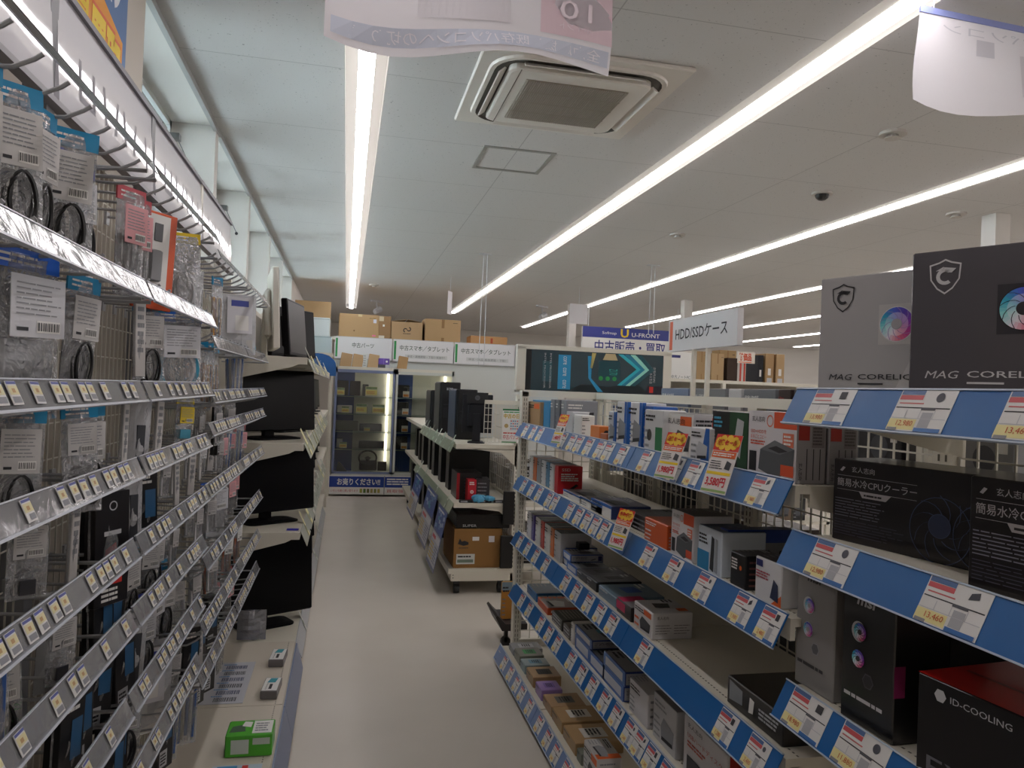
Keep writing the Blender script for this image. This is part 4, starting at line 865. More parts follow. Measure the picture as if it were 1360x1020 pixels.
def c_box(mat, fn=None, k0=.04, k1=.98, ww=.9, d=1.0):
    def g(m, w, h, th):
        m.bbox(-w*ww/2, -th*d/2, -h*k1, w*ww/2, th*d/2, -h*k0, mat, .001)
        if fn: fn(Face(m, (-w*ww/2, -th*d/2, -h*k1), (1, 0, 0), (0, 0, 1), w*ww, h*(k1-k0)))
    return g
def c_ring(m, w, h, th):
    pts = [(w*.4*math.cos(a*math.pi/10), 0, -h*.62+w*.4*math.sin(a*math.pi/10)*1.15) for a in range(20)]
    m.tube(pts, .009, M('2a8fae', .4), 6, True); m.tube([(x*.8, y-.004, -h*.62+(z+h*.62)*.8) for x, y, z in pts], .006, LGREY, 6, True)
def c_sticks(cols, k0=.25, k1=.95):
    def g(m, w, h, th):
        n = len(cols)
        for i, c in enumerate(cols): x = -w*.36+w*.72*i/max(n-1, 1); m.rod((x, 0, -h*k0-.004*(i % 2)), (x*.9, 0, -h*k1+.01*(i % 3)), .005, M(c, .4), 6)
    return g
def gt(f):
    f.disc(.5, .88, .12, LGREY, 2, 14, 0, 6.3, .09); f.rect(.25, .62, .75, .66, LGREY, 2); f.poly([(.2, .3), (.7, .38), (.6, .55), (.3, .5)], M('b8242c', .4), 2); f.rect(.2, .18, .8, .26, RED, 2); f.lines(.2, .03, .8, .16, 3, WHITE, 2)
def kk(f): f.rect(.1, .05, .6, .28, LGREY, 2); f.lines(.14, .08, .56, .25, 4, INK, 3); f.rect(.45, .4, .9, .75, M('2f5f88', .4), 2); f.lines(.1, .82, .8, .94, 2, WHITE, 2)
PAPER = M('c6c4c2', .5)
PR = {
 't': ('clear bag with teal header, white insert and black cable', proto(FILM, .078, .22, .024, TEAL, PAPER, c_coil(BLACK, 4), seed=1)),
 'T': ('clear bag with teal header and small metal adapter', proto(FILM, .075, .18, .018, TEAL, PAPER, c_box(M('33343a', .4), None, .78, .95, .4), seed=2)),
 'u': ('narrow bag with cobalt blue header and dark cord', proto(FILM, .07, .21, .02, M('2338b0', .4), M('b9babd', .4), c_coil(INK, 4), seed=3)),
 'p': ('bag with pink top and black brushes of cable', proto(FILM, .075, .22, .03, M('c8505a', .4), M('e3a2a6', .5), c_sticks(['14090c', '1c0d10', '100a0c', '170c0e'], .42), seed=4)),
 'o': ('orange-backed blister card with white panel and grey adapter', proto(None, .10, .23, .02, None, None, lambda m, w, h, th: (m.bbox(-w/2, -.004, -h, w/2, .004, 0, M('d95a2c', .4), .001), m.box(-w*.42, -.007, -h*.9, w*.3, -.004, -h*.03, WHITE), m.bbox(-w*.22, -.02, -h*.72, w*.08, -.007, -h*.4, M('8d8f92', .4), .003), m.box(-w*.1, -.01, -h*.3, w*.1, -.007, -h*.12, M('5b5d60', .4))), seed=5)),
 'O': ('orange card blister with dark body', proto(None, .08, .20, .025, None, None, lambda m, w, h, th: (m.bbox(-w/2, -.003, -h, w/2, .003, 0, M('d9622c', .4), .001), m.bbox(-w*.4, -.022, -h*.85, w*.4, -.003, -h*.1, M('38262a', .35), .004)), seed=6)),
 'y': ('long silver bag with yellow header', proto(FILMS, .115, .27, .03, YEL, None, c_coil(LGREY, 4, .6), seed=7)),
 's': ('crinkled shiny silver bag with coiled grey cable', proto(FILMS, .10, .24, .03, None, None, c_coil(LGREY, 4, .6), seed=8)),
 'S': ('silver bag with blue header and pale cable', proto(FILMS, .10, .24, .028, M('2448b8', .4), None, c_coil(M('c8c8c6', .4), 4, .6), seed=9)),
 'd': ('narrow dark-corded clear bag', proto(FILMS, .05, .21, .02, None, None, c_sticks(['1b1b1c', '2b2a2a', '151515'], .3), seed=10)),
 'g': ('clear bag of golden brown fine wires', proto(FILM, .08, .22, .025, TEAL, None, c_sticks(['c98a2c', 'a8641e', 'd6a04a', '5b3418', 'c47f22'], .3), seed=11)),
 'W': ('wide milky clear bag with blue logo label', proto(GLOVEM, .16, .25, .03, None, None, lambda m, w, h, th: (m.box(-w*.3, -.018, -h*.65, w*.35, -.017, -h*.05, M('d3d3d8', .5)), m.box(-w*.2, -.0185, -h*.2, w*.25, -.018, -h*.1, M('3f4a9c', .5)), m.box(-.015, -.0185, -h*.6, w*.25, -.018, -h*.35, WHITE), m.box(-w*.4, -.008, -h*.97, w*.4, .008, -h*.75, M('b9b7b2', .5))), seed=12)),
 'w': ('clear bag with white printed insert', proto(FILM, .05, .17, .014, None, PAPER, c_sticks(['c7c7c9', '9a9a9e'], .5), seed=13)),
 'e': ('slim white backing strip pack', proto(FILM, .035, .19, .01, None, None, c_box(M('d6d3d0', .4), lambda f: f.lines(.15, .3, .85, .95, 6, GREY, 2), .03, .97, .8), seed=14)),
 'v': ('grey blister pack with dark tool', proto(GLOVEM, .06, .21, .02, None, None, c_box(M('3e4146', .4), None, .3, .9, .4), seed=15)),
 'k': ('black carded blister with silver label', proto(FILM, .075, .22, .03, None, None, c_box(M('141417', .35), kk), seed=16)),
 'K': ('black tall pack with red and grey print', proto(FILM, .095, .25, .03, None, None, c_box(M('151214', .35), gt), seed=17)),
 'r': ('clear bag with blue header and teal cable ring', proto(FILM, .13, .24, .03, M('1a66c4', .4), M('d3d4d8', .5), c_ring, seed=18)),
 'B': ('large wide clear bag with bright blue header', proto(FILM, .17, .25, .04, M('1464d2', .4), M('cfd0d4', .5), c_box(M('c4c6c8', .4), None, .5, .95, .7, .5), seed=19, taper=1.1)),
 'b': ('blue and white pouch of cable ties', proto(FILM, .07, .20, .02, M('c8ccd2', .4), None, c_sticks(['3b6cb4', 'd8d0b8', '3b6cb4', 'e0e0e0', '2f5a9c'], .1), seed=20)),
 'Y': ('bag with bright yellow discount tags', proto(FILM, .09, .16, .02, M('ecd02a', .4), M('ecd02a', .45), c_box(M('4fa0b8', .4), None, .7, .9, .6), seed=21)),
 'G': ('bright green pack with white label', proto(FILM, .085, .20, .02, M('37b24c', .4), WHITE, c_box(M('3fae4c', .4), lambda f: f.poly([(.1, .1), (.9, .3), (.8, .7), (.2, .6)], M('1f7a34', .4), 2), .4, .95), seed=22)),
 'a': ('aluminium tube pack with teal lettering on black', proto(FILM, .06, .23, .02, None, None, c_box(M('1b1e22', .35), lambda f: (f.text('THERMAL', .3, .1, .62, .7, M('2fa8a0', .4), 2, rot=1), f.rect(.1, .8, .9, .95, WHITE, 2)), ), seed=23)),
 'f': ('clear pack of orange handled screwdrivers', proto(FILM, .05, .22, .02, None, WHITE, c_sticks(['c8602c', '8f3c1c', 'd07a3a'], .45), seed=24)),
}
ROWS = ['tttttuu.ppoOdysSSSd.g.d..Wd.d...',
        's..B..t..et..r...ggdg.....bb.....',
        'TT.tTTt..ev.e..Ye.ww.wk...www...',
        'tT..T.eKK.vkk.eweewew.wepbpbp...',
        '..bt.Tvkkat.ttwwv.www.wBwvpwpw..',
        'G.GG.kk.kkvu.Btt.www.wf.ff.ff...',
        '..G.pka.kku..Wkww.kekkkd.pp.d...',
        '...v.s.W.s..v.k.bbe..kk.dd......']
pc = random.Random(11)
for ri, row in enumerate(ROWS):
    cnt = 0
    for k, ch in enumerate(row):
        if ch == '.': continue
        i = 1+k//8 if k < 32 else 4
        y = .97+k*.0945
        if y > 3.9: break
        cnt += 1
        bay = 1 if y < 1.63 else 2 if y < 2.4 else 3
        z = (ZN if y < 2.40 else ZF)[ri]; desc, parts = PR[ch]
        phi = math.radians(pc.uniform(5, 58) if ch not in 'KkoO' else pc.uniform(10, 40)); rz = math.radians(90)-phi
        x = XL+pc.uniform(.09, .15)
        lb = '%s, %s hook row, %s from camera' % (desc, rn[ri], ORD[cnt-1] if cnt > 1 else 'first')
        t = empty('hanging_pack', (x, y, z-.006), rz, lb, 'pack', 'packs on the %s hook row of the left rack' % rn[ri])
        sw = pc.uniform(-.06, .06); t.rotation_euler.y = sw; s = pc.uniform(.92, 1.08) if ri not in (2,3,4) else pc.uniform(.74, .9)
        if ch in 'KkvaBW' and ri in (2, 3, 4): s = .88
        if ri in (3,) and ch in 'Kk': s = .95
        t.scale = (s, s, min(s, 1))
        for nm, me in parts: inst(me, nm, t, (0, 0, 0))
# goods lying on the left base deck
def onz(u, v, z=.2): p = P(u, v, z=z); return p
p = onz(298, 1008); q = onz(362, 1004)
def grn(f): f.rect(.12, .15, .5, .8, M('c6cfc4', .5), 2); f.rect(.58, .55, .95, .85, M('b9c4b6', .5), 2)
def grt(f): f.rect(.55, .1, .97, .92, WHITE, 2); f.poly([(.05, .2), (.4, .25), (.35, .7), (.1, .6)], M('45604a', .5), 2); f.lines(.6, .2, .92, .8, 4, GREY, 3); f.poly([(.3, .6), (.5, .5), (.52, .85), (.34, .9)], WHITE, 3)
carton('product_box', 'bright green carton lying on the left base deck', 'box', (p.x, p.y, .202), (.155, .12, .075), '4fae2e', {'n': grn, 't': grt, 'l': A(M('3f9a26', .5))}, .0)
for (u0, v0, u1, lk) in ((345, 930, 366, 'white and grey memory box on the left base deck, nearer of two'), (356, 887, 374, 'white and grey memory box on the left base deck, farther of two')):
    p = onz(u0, v0); carton('memory_box', lk, 'box', (p.x, p.y, .202), (.066, .15, .034), '6f6c6c', {'t': lambda f: (f.rect(.04, .04, .96, .96, WHITE, 1), f.poly([(.2, .6), (.7, .6), (.8, .92), (.35, .92)], M('3f9aa8', .5), 2), f.rect(.42, .15, .6, .5, INK, 2), f.text('Memory', .2, .1, .32, .55, INK, 3, rot=1))}, -.06, 'small white boxes on the left base deck')
m = MB(); m.box(0, 0, 0, .19, .46, .002, M('c9cbd2', .35, coat=.5)); f = Face(m, (0, 0, .002), (1, 0, 0), (0, 1, 0), .19, .46)
for k in range(6):
    y = .04+k*.155; r = random.Random(k); x = .38
    while x < .85: w = r.choice([.006, .012, .02]); f.rect(x, y, x+w, y+.09, M('1f2c5c' if k % 2 else '222329', .5), 1); x += w*1.9
    f.lines(.3, y+.1, .6, y+.14, 1, M('5b8fc0', .5), 1); f.rect(.06, y+.02, .09, y+.06, GREY, 1)
p = onz(248, 938); o = m.build('barcode_sheet', loc=(p.x+.02, p.y, .2015)); tag(o, 'laminated sheet of blue and black barcodes lying on the left base deck', 'sheet')
m = MB(); m.box(0, 0, 0, .16, .1, .0015, M('b9c8d8', .4)); f = Face(m, (0, 0, .0015), (1, 0, 0), (0, 1, 0), .16, .1); f.rect(.1, .6, .5, .95, M('3f8fc4', .5), 1); f.rect(.6, .6, .72, .95, RED, 1); f.lines(.1, .1, .9, .5, 4, NAVY, 1)
p = onz(275, 1040); o = m.build('leaflet', loc=(p.x, p.y, .2015)); tag(o, 'blue printed leaflet on the left base deck by the bottom edge', 'leaflet')

# ================================================================== MONITOR RACK (left, beyond the hooks)
MY0, MY1 = 3.96, 9.3
t = empty('monitor_rack', (XL, MY0, 0), 0, 'cream shelf rack of used black monitors along the left wall', 'shelving')
ZS = [.18, .74, 1.19, 1.63]
m = MB(); m.box(-.04, 0, 0, -.02, MY1-MY0, 1.95, M('8a8378', .7)); m.build('back_panel', t)
for k in range(7):
    m = MB(); m.box(-.02, k*.885, 0, .02, k*.885+.03, 2.0, CREAM); m.build('upright', t)
for k, z in enumerate(ZS):
    m = MB(); m.box(0, .002, z-.035, .40, MY1-MY0, z, SHELFM)
    if k == 0: m.box(0, .002, .0, .385, MY1-MY0, z-.035, CREAMD)
    m.build('shelf_board', t)
    if k:
        for y in (.0, .885, 1.77, 2.655, 3.54):
            m = MB(); m.prism([(.02, z-.035), (.36, z-.035), (.33, z-.05), (.02, z-.13)], y+.002, y+.008, SHELFM, 'y'); m.build('bracket', t)
def railpiece(x, y0, y1, z, c, label, dirx=1, n=6, seed=0, cols=('d9d8cf', 'e3dca8', 'c9cdc4')):
    t = empty('shelf_price_rail', (x, y0, z), 0, label, 'price rail'); m = MB(); th = .035
    m.prism([(0, 0), (.003, 0), (.003+th*dirx, -.075), (th*dirx, -.075)] if dirx > 0 else [(0, 0), (-.003, 0), (-.003-th, -.075), (-th, -.075)], 0, y1-y0, M(c, .3, coat=.4), 'y'); m.build('rail_channel', t)
    r = random.Random(seed)
    for k in range(n):
        yy = (y1-y0)*(k+r.uniform(.2, .8))/n; m = MB(); w = .05; h = r.uniform(.09, .16); q = r.uniform(-.25, .25)
        Tm = Matrix.Translation((dirx*.025, yy, -.04)) @ Matrix.Rotation(q, 4, 'X') @ Matrix.Rotation(-.45*dirx, 4, 'Y')
        m.box(0, 0, -.03, .0015, w, h-.03, M(r.choice(cols), .4), Tm); m.box(.0016 if dirx > 0 else -.0004, .008, 0, .002 if dirx > 0 else 0, w-.008, .03, M('8d9a8a', .5), Tm); m.build('price_card', t)
for k, z in enumerate(ZS[1:]):
    railpiece(XL+.40, MY0+.05, MY0+3.6, z-.002, 'b9bdb0', 'pale price rail with leaning cards on the monitor rack, %s shelf' % ['lower', 'middle', 'top'][k], 1, 11, k)
railpiece(XL+.40, MY0+.0, MY0+4.4, ZS[0], 'a8adb4', 'pale price rail along the base of the monitor rack', 1, 5, 9)
def monitor(loc, rz, w, h, label, tilt=.1, c='0d0d0f', stand=True, grp=None, name='monitor', back=False, lift=.09, dark='050506'):
    t = empty(name, loc, rz, label, 'monitor', grp); CM = M(c, .45, 0, .15)
    T = Matrix.Translation((0, -.02, lift)) @ Matrix.Rotation(-tilt, 4, 'X')
    m = MB(); m.bbox(-w/2, -.018, 0, w/2, .018, h, CM, .005, T); m.bbox(-w*.32, .018, h*.15, w*.32, .05, h*.75, CM, .012, T); m.build('casing', t)
    m = MB(); m.box(-w/2+.014, -.0195, .02, w/2-.014, -.0178, h-.014, M(dark, .3, 0, .2), T); m.build('screen', t)
    if stand:
        m = MB(); m.prism([(.02, 0), (.05, 0), (.045, lift+h*.5), (.022, lift+h*.5)], -.03, .03, CM, 'x'); m.build('neck', t)
        m = MB(); loft(m, [(rrect(w*.28, .085, .04), 0.0), (rrect(w*.28, .085, .04), .008), (rrect(w*.2, .06, .03), .014)], CM); m.build('stand_base', t)
    return t
mg = 'used monitors on the left rack'
XM = -.40
def mon(x, y, z, deg, w, h, lb, **k): return monitor((x, y, z+.001), math.radians(deg), w, h, lb, grp=mg, **k)
mon(-.43, 4.45, ZS[3], 99, .46, .44, 'white-backed all-in-one monitor on the top shelf of the left rack', c='cfc9be', tilt=.05, lift=.05, dark='3a1518')
mon(-.33, 4.85, ZS[3], 80, .44, .34, 'small black monitor behind the white one on the top shelf', lift=.03)
mon(-.38, 5.3, ZS[3], 55, .46, .33, 'black monitor turned to the aisle on the top shelf, third along', lift=.04)
mon(-.40, 5.75, ZS[3], 60, .46, .30, 'black monitor on the top shelf, fourth along', lift=.04)
for k, (z, zn) in enumerate(((ZS[2], 'middle'), (ZS[1], 'lower'), (ZS[0], 'base'))):
    for j, y in enumerate((4.28, 4.95, 5.62, 6.3, 7.0, 7.8, 8.6)):
        if j > 4 and k == 2: continue
        w = [.53, .50, .48, .47, .44, .42, .4][j]; h = [.31, .30, .36][k] if j else [.33, .33, .44][k]
        mon(-.375 if j else -.385, y, z, [42, 58, 62, 66, 70, 72, 74][j]-6*k, w, min(h, ZS[min(3-k, 3)]-z-.11 if k < 3 else h), 'black used monitor on the %s shelf of the left rack, %s from the near end' % (zn, ['nearest', 'second', 'third', 'fourth', 'fifth', 'sixth', 'seventh'][j]), lift=.055 if k else .045, tilt=.08)
m = MB(); m.sphere((0, 0, .03), .045, M('3f9ac0', .4), 8, 5, (1, .8, .9)); o = m.build('cable_bundle', loc=(-.50, 4.02, 1.632)); tag(o, 'light blue rolled cable beside the white monitor on the top shelf', 'cable')
m = MB(); b_ = pillow(.14, .15, .05, film_mat('dark_blue_film', '6f86b8', .08, 1.2, 40, .3), 5, z0=.15); b_.mesh; o = b_.build('wrapped_bundle', loc=(-.42, 4.03, .185)); tag(o, 'dark blue film-wrapped bundle standing by the base monitor', 'bundle')
m = MB(); m.box(0, 0, 0, .06, .05, .001, M('2a22a8', .4)); o = m.build('sticker_tag', loc=(-.27, 4.02, .7415)); tag(o, 'small violet-blue tag on the lower monitor shelf', 'tag')

# ================================================================== ISLAND in the middle
IX0, IX1, IY0, IY1 = .80, 1.26, 5.45, 10.1
t = empty('display_island', (IX0, IY0, 0), 0, 'cream display island with shelves of used computers between the aisles', 'shelving'); dx = IX1-IX0; L_ = IY1-IY0
m = MB(); m.box(-.0, 0, .10, dx, L_, .155, SHELFM); m.box(.02, .01, .155, dx+.02, L_, .165, SHELFM); m.box(-.02, -.004, .155, dx, L_, .19, SHELFM)
for x, z in ((.015, .125), (.015, .145)): m.rod((x, -.002, z), (x, .002, z), .004, INK, 6)
m.build('base', t)
for x, y in ((.05, .06), (.38, .06), (.05, 2.3), (.05, 4.4)):
    m = MB(); m.rod((x-.02, y, .036), (x+.02, y, .036), .036, BLACK, 14); m.box(x-.02, y-.015, .05, x+.02, y+.015, .10, INK); m.build('caster', t)
for z, x in ((.67, .0), (1.10, .0)):
    m = MB(); m.box(x, 0, z-.035, dx, L_, z, SHELFM); m.build('shelf_board', t)
    for y in (0, 1.2, 2.4, 3.6):
        m = MB(); m.prism([(.1, z-.03), (dx, z-.03), (dx, z-.17), (dx-.03, z-.14), (dx-.12, z-.06)], y, y+.006, SHELFM, 'y'); m.build('bracket', t)
for y in (0, 1.2, 2.4, 3.6):
    m = MB(); m.box(dx-.02, y, 0.1, dx+.02, y+.04, 1.48, CREAM); z = .2
    while z < 1.45: m.box(dx-.008, y-.001, z, dx-.003, y, z+.016, M('5d584c', .7)); z += .03
    m.build('upright', t)
    m = MB(); wires(m, y+.05, y+1.15 if y < 3.6 else L_-.02, .2, 1.4, dx, 'y', .05, pv=.1); m.build('wire_panel', t)
m = MB(); wires(m, .2, dx-.03, 1.12, 1.42, .0, 'x', .03, pv=.05); m.box(.2, -.01, 1.40, dx, .01, 1.43, CREAM); m.build('end_wire_panel', t)
railpiece(IX0, IY0+.05, IY0+2.4, 1.11, 'a3b098', 'green-tinted price rail on the upper shelf of the island', -1, 9, 3, ('c9cfbc', 'd8dcd2', 'd06a4a', 'b8c8b8'))
railpiece(IX0, IY0+.0, IY0+2.9, .665, '9bab8e', 'green-tinted price rail on the middle shelf of the island', -1, 4, 4, ('c9cfbc', 'd8dcd2', 'b8c8b8'))
def flyer(y0, y1, z1, z0, lk, k):
    m = MB(); w = y1-y0; t_ = .10; 
    sl = Vector((-.09, 0, -(z1-z0))); up = (-sl).normalized(); h = sl.length; U = Vector((0, -1, 0)); n = U.cross(up)
    Mx = Matrix((U, -n, up)).transposed().to_4x4(); Mx.translation = Vector((IX0-.045, y1, z1))+sl
    m.box(0, -.0005, 0, w, .002, h, M('3a4a86', .3, coat=.4)); f = Face(m, (0, -.0005, 0), (1, 0, 0), (0, 0, 1), w, h)
    f.rect(.02, .06, .98, .55, M('b8b9c4', .4), 1); f.rect(.03, .58, .97, .97, M('30519c', .4), 1)
    r = random.Random(k)
    for i in range(10): x, y = r.uniform(.1, .8), r.uniform(.6, .9); f.poly([(x, y), (x+.16, y+.02), (x+.12, y+.08), (x-.03, y+.06)], M(r.choice(['8fa6c8', 'a9b9cc', '5f86b8', '3f9ab0']), .4), 2)
    f.rect(.08, .42, .92, .52, M('d6d6dc', .4), 2); f.rect(.12, .44, .5, .5, M('c8485a', .4), 3); f.lines(.08, .1, .55, .38, 5, M('c9a93a', .5), 2, .5); f.lines(.6, .1, .94, .38, 6, M('6d7290', .5), 2, .4); f.lines(.08, .9, .9, .96, 1, WHITE, 3)
    o = m.build('hanging_flyer'); o.matrix_world = Mx; tag(o, lk, 'flyer', 'blue flyers hanging from the island')
flyer(5.44, 5.92, .60, .16, 'blue and white flyer hanging on the island side, nearest of three', 1)
flyer(6.05, 6.75, .64, .20, 'blue and white flyer hanging on the island side, middle of three', 2)
flyer(7.2, 7.9, .62, .24, 'blue and white flyer hanging on the island side, farthest of three', 3)
def kraft(f): f.poly([(.08, .62), (.12, .76), (.16, .68), (.22, .7), (.3, .66), (.3, .6), (.2, .57)], INK, 2); f.lines(.1, .5, .32, .53, 1, INK, 2); f.rect(.38, .7, .52, .8, WHITE, 2); f.rect(.72, .66, .84, .82, M('d8d4d8', .5), 2); f.rect(.06, .1, .44, .36, M('c9ccc8', .5), 2); f.rect(.08, .14, .41, .22, M('6f7f70', .5), 3); f.lines(.09, .26, .4, .33, 1, INK, 3)
carton('cardboard_carton', 'brown cardboard carton with label on the base of the island', 'carton', (.815, 5.47, .191), (.36, .5, .285), '8f6836', {'n': kraft, 't': lambda f: f.rect(.46, 0, .54, 1, M('a88450', .5), 1)}, .02, rough=.8)
carton('product_box', 'long black box with white lettering on top of the brown carton', 'box', (.83, 5.49, .479), (.40, .45, .10), '0e0b0c', {'n': lambda f: f.text('SUPER', .12, .1, .38, .28, LGREY, 2), 't': A(M('2a1214', .4), None)}, 0)
for (x, z, w, h, lk, tl) in ((1.185, .68-.02, .09, .235, 'upper', 0), (1.17, .24, .10, .25, 'lower', .05)): pass
z2 = .671
carton('product_box', 'black box with red left edge on the middle island shelf', 'box', (.84, 5.62, z2), (.19, .3, .20), '17171a', {'n': lambda f: (f.rect(0, 0, .12, 1, M('a8222c', .4), 2), f.lines(.3, .2, .9, .8, 5, M('3b3b40', .4), 2))}, 0)
carton('product_box', 'slim red upright box with white print on the middle island shelf', 'box', (.905, 5.50, z2), (.065, .10, .165), 'c02230', {'n': lambda f: (f.lines(.2, .75, .8, .92, 2, WHITE, 2), f.disc(.5, .45, .2, M('e8c8c8', .4), 2, 14, 0, 6.3, .14), f.text('SSD', .35, .4, .65, .5, WHITE, 3))}, 0)
carton('product_box', 'grey and black clear-fronted box right of the red one', 'box', (.98, 5.56, z2), (.10, .2, .16), '3c3b3e', {'n': microtext(GREY, 5)}, -.1)
b_ = MB(); r = random.Random(4)
for i in range(9): b_.sphere((r.uniform(-.05, .06), r.uniform(-.03, .03), .015+r.uniform(0, .02)), r.uniform(.018, .034), M('4f9fc4', .45), 7, 5, (1.6, 1, .8))
o = b_.build('blue_gloves', loc=(1.02, 5.50, z2), smooth=False); tag(o, 'crumpled light blue plastic bag on the middle island shelf', 'bag')
for k, (x, w) in enumerate(((.84, .1), (.96, .12), (1.10, .10))):
    carton('laptop', 'closed dark laptop lying flat on the middle island shelf, %s from left' % ['first', 'second', 'third'][k], 'laptop', (x, 5.455, z2), (w, .03, .02), '1a1a1c', {'n': lambda f: f.rect(.1, .2, .6, .8, GREY, 2)}, 0, 'flat laptops on the island')
r = random.Random(9)
for k in range(7):
    carton('computer_tower', 'black desktop tower on the middle island shelf, %s behind the boxes' % ORD[k+1 if k else 1].replace('second', 'second'), 'computer', (.84+r.uniform(0, .02), 6.15+k*.5, z2), (.34, .19, .33), '101012', {'l': lambda f: (f.rect(.1, .7, .9, .75, M('2c2c30', .4), 2), f.disc(.5, .85, .06, GREY, 2))}, 0, 'desktop towers on the middle island shelf')
for k in range(8):
    carton('computer_tower', 'dark tower standing on the island base, %s from the near end' % (ORD[k+1] if k else 'first'), 'computer', (.85, 6.1+k*.48, .19), (.34, .2, .36), '141416', {'l': lambda f: f.rect(.1, .7, .9, .78, M('2c2c30', .4), 2)}, 0, 'towers on the island base')
# top of island: two towers and an hp monitor seen from the back
def tower(loc, dims, lk, logo, c='121519'):
    t = empty('computer_tower', loc, 0, lk, 'computer', 'towers on top of the island'); x, y, z = dims
    m = MB(); m.bbox(0, 0, 0, x, y, z, M(c, .45), .006); m.build('case', t)
    m = MB(); m.bbox(.012, -.012, .004, x-.01, .0, z-.004, M('0c0d10', .5), .004); f = Face(m, (.012, -.0122, .0), (1, 0, 0), (0, 0, 1), x-.02, z); f.text(logo, .25, .84, .6, .89, LGREY, 2); f.rect(.1, .55, .9, .57, M('2a2c30', .4), 2); f.rect(.1, .3, .35, .5, M('1d1e22', .4), 2); f.rect(.5, .2, .6, .5, M('1d1e22', .4), 2); m.build('front_panel', t)
    m = MB(); m.bbox(-.006, .01, .01, .0, y-.01, z-.01, M('23344a' if logo == 'DELL' else '1b1b1e', .4), .002); m.build('side_panel', t); return t
tower((.86, 5.95, 1.101), (.17, .42, .40), 'dark blue-black DELL desktop tower on the island top', 'DELL')
tower((.83, 6.75, 1.101), (.18, .42, .46), 'taller black tower behind the DELL one on the island top', 'acer')
tower((.83, 7.5, 1.101), (.18, .42, .38), 'black tower farthest back on the island top', 'NEC')
t = monitor((.975, 5.62, 1.101), math.radians(168), .23, .29, 'black hp monitor turned with its back to the camera on the island top', tilt=-.02, lift=.075, c='2b2c30')
f_ = MB(); f = Face(f_, (.08, .052, .30), (-1, 0, 0), (0, 0, 1), .16, .08); f.rect(0, 0, 1, 1, M('1e1f22', .4), 1); f.disc(.5, .5, .12, M('5a5b60', .4), 2, 16); f.text('hp', .44, .42, .56, .6, INK, 3); f_.build('logo_plate', t)
t = empty('calendar_poster', (1.13, 5.42, 1.12), 0, 'colourful used-goods day calendar poster on the island end wires', 'poster'); w, h = .155, .25; m = MB(); m.box(0, 0, 0, w, .003, h, WHITE); f = Face(m, (0, 0, 0), (1, 0, 0), (0, 0, 1), w, h)
f.rect(0, .95, 1, 1, M('2c7a4a', .4), 2); f.text('中古の日', .06, .72, .82, .86, M('c9a81e', .4), 3, .03); f.lines(.06, .88, .9, .93, 1, GREEN, 2); f.rect(.84, .72, .98, .86, M('d0405a', .4), 2); f.disc(.2, .5, .1, M('b9a06a', .4), 2); f.rect(.36, .36, .82, .7, M('d9dde0', .4), 2)
for a in range(4):
    for b2_ in range(4): f.rect(.4+.1*a, .4+.075*b2_, .46+.1*a, .435+.075*b2_, M('5b7fa0' if (a+b2_) % 3 else 'c94a4a', .4), 3)
f.rect(.85, .34, .98, .7, M('e0a02a', .4), 2); f.text('中古パソコン', .06, .1, .95, .24, M('c9304a', .4), 3, .01); f.lines(.06, .26, .95, .32, 1, RED, 2); f.rect(.0, .0, .7, .04, M('6fa070', .4), 2); m.build('print', t)
m = MB(); m.box(1.285-1.13, -.02, .17, 1.31-1.13, -.012, .33, M('1c8fc8', .4)); m.build('blue_tag', t)
for k, (x, y, z, w, h, lk) in enumerate(((1.0, 6.5, 1.101, .16, .36, 'white tall board leaning on the island behind the hp monitor'), (1.08, 6.2, 1.101, .14, .30, 'pale upright acrylic board on the island'), (1.15, 7.0, 1.101, .13, .38, 'light grey tall panel standing on the island'))):
    m = MB(); m.bbox(0, 0, 0, w, .03, h, M(['d8d8d6', 'c9cfcf', 'b4b7b8'][k], .4), .003); o = m.build('upright_board', loc=(x, y, z), rz=.1*k); tag(o, lk, 'board')

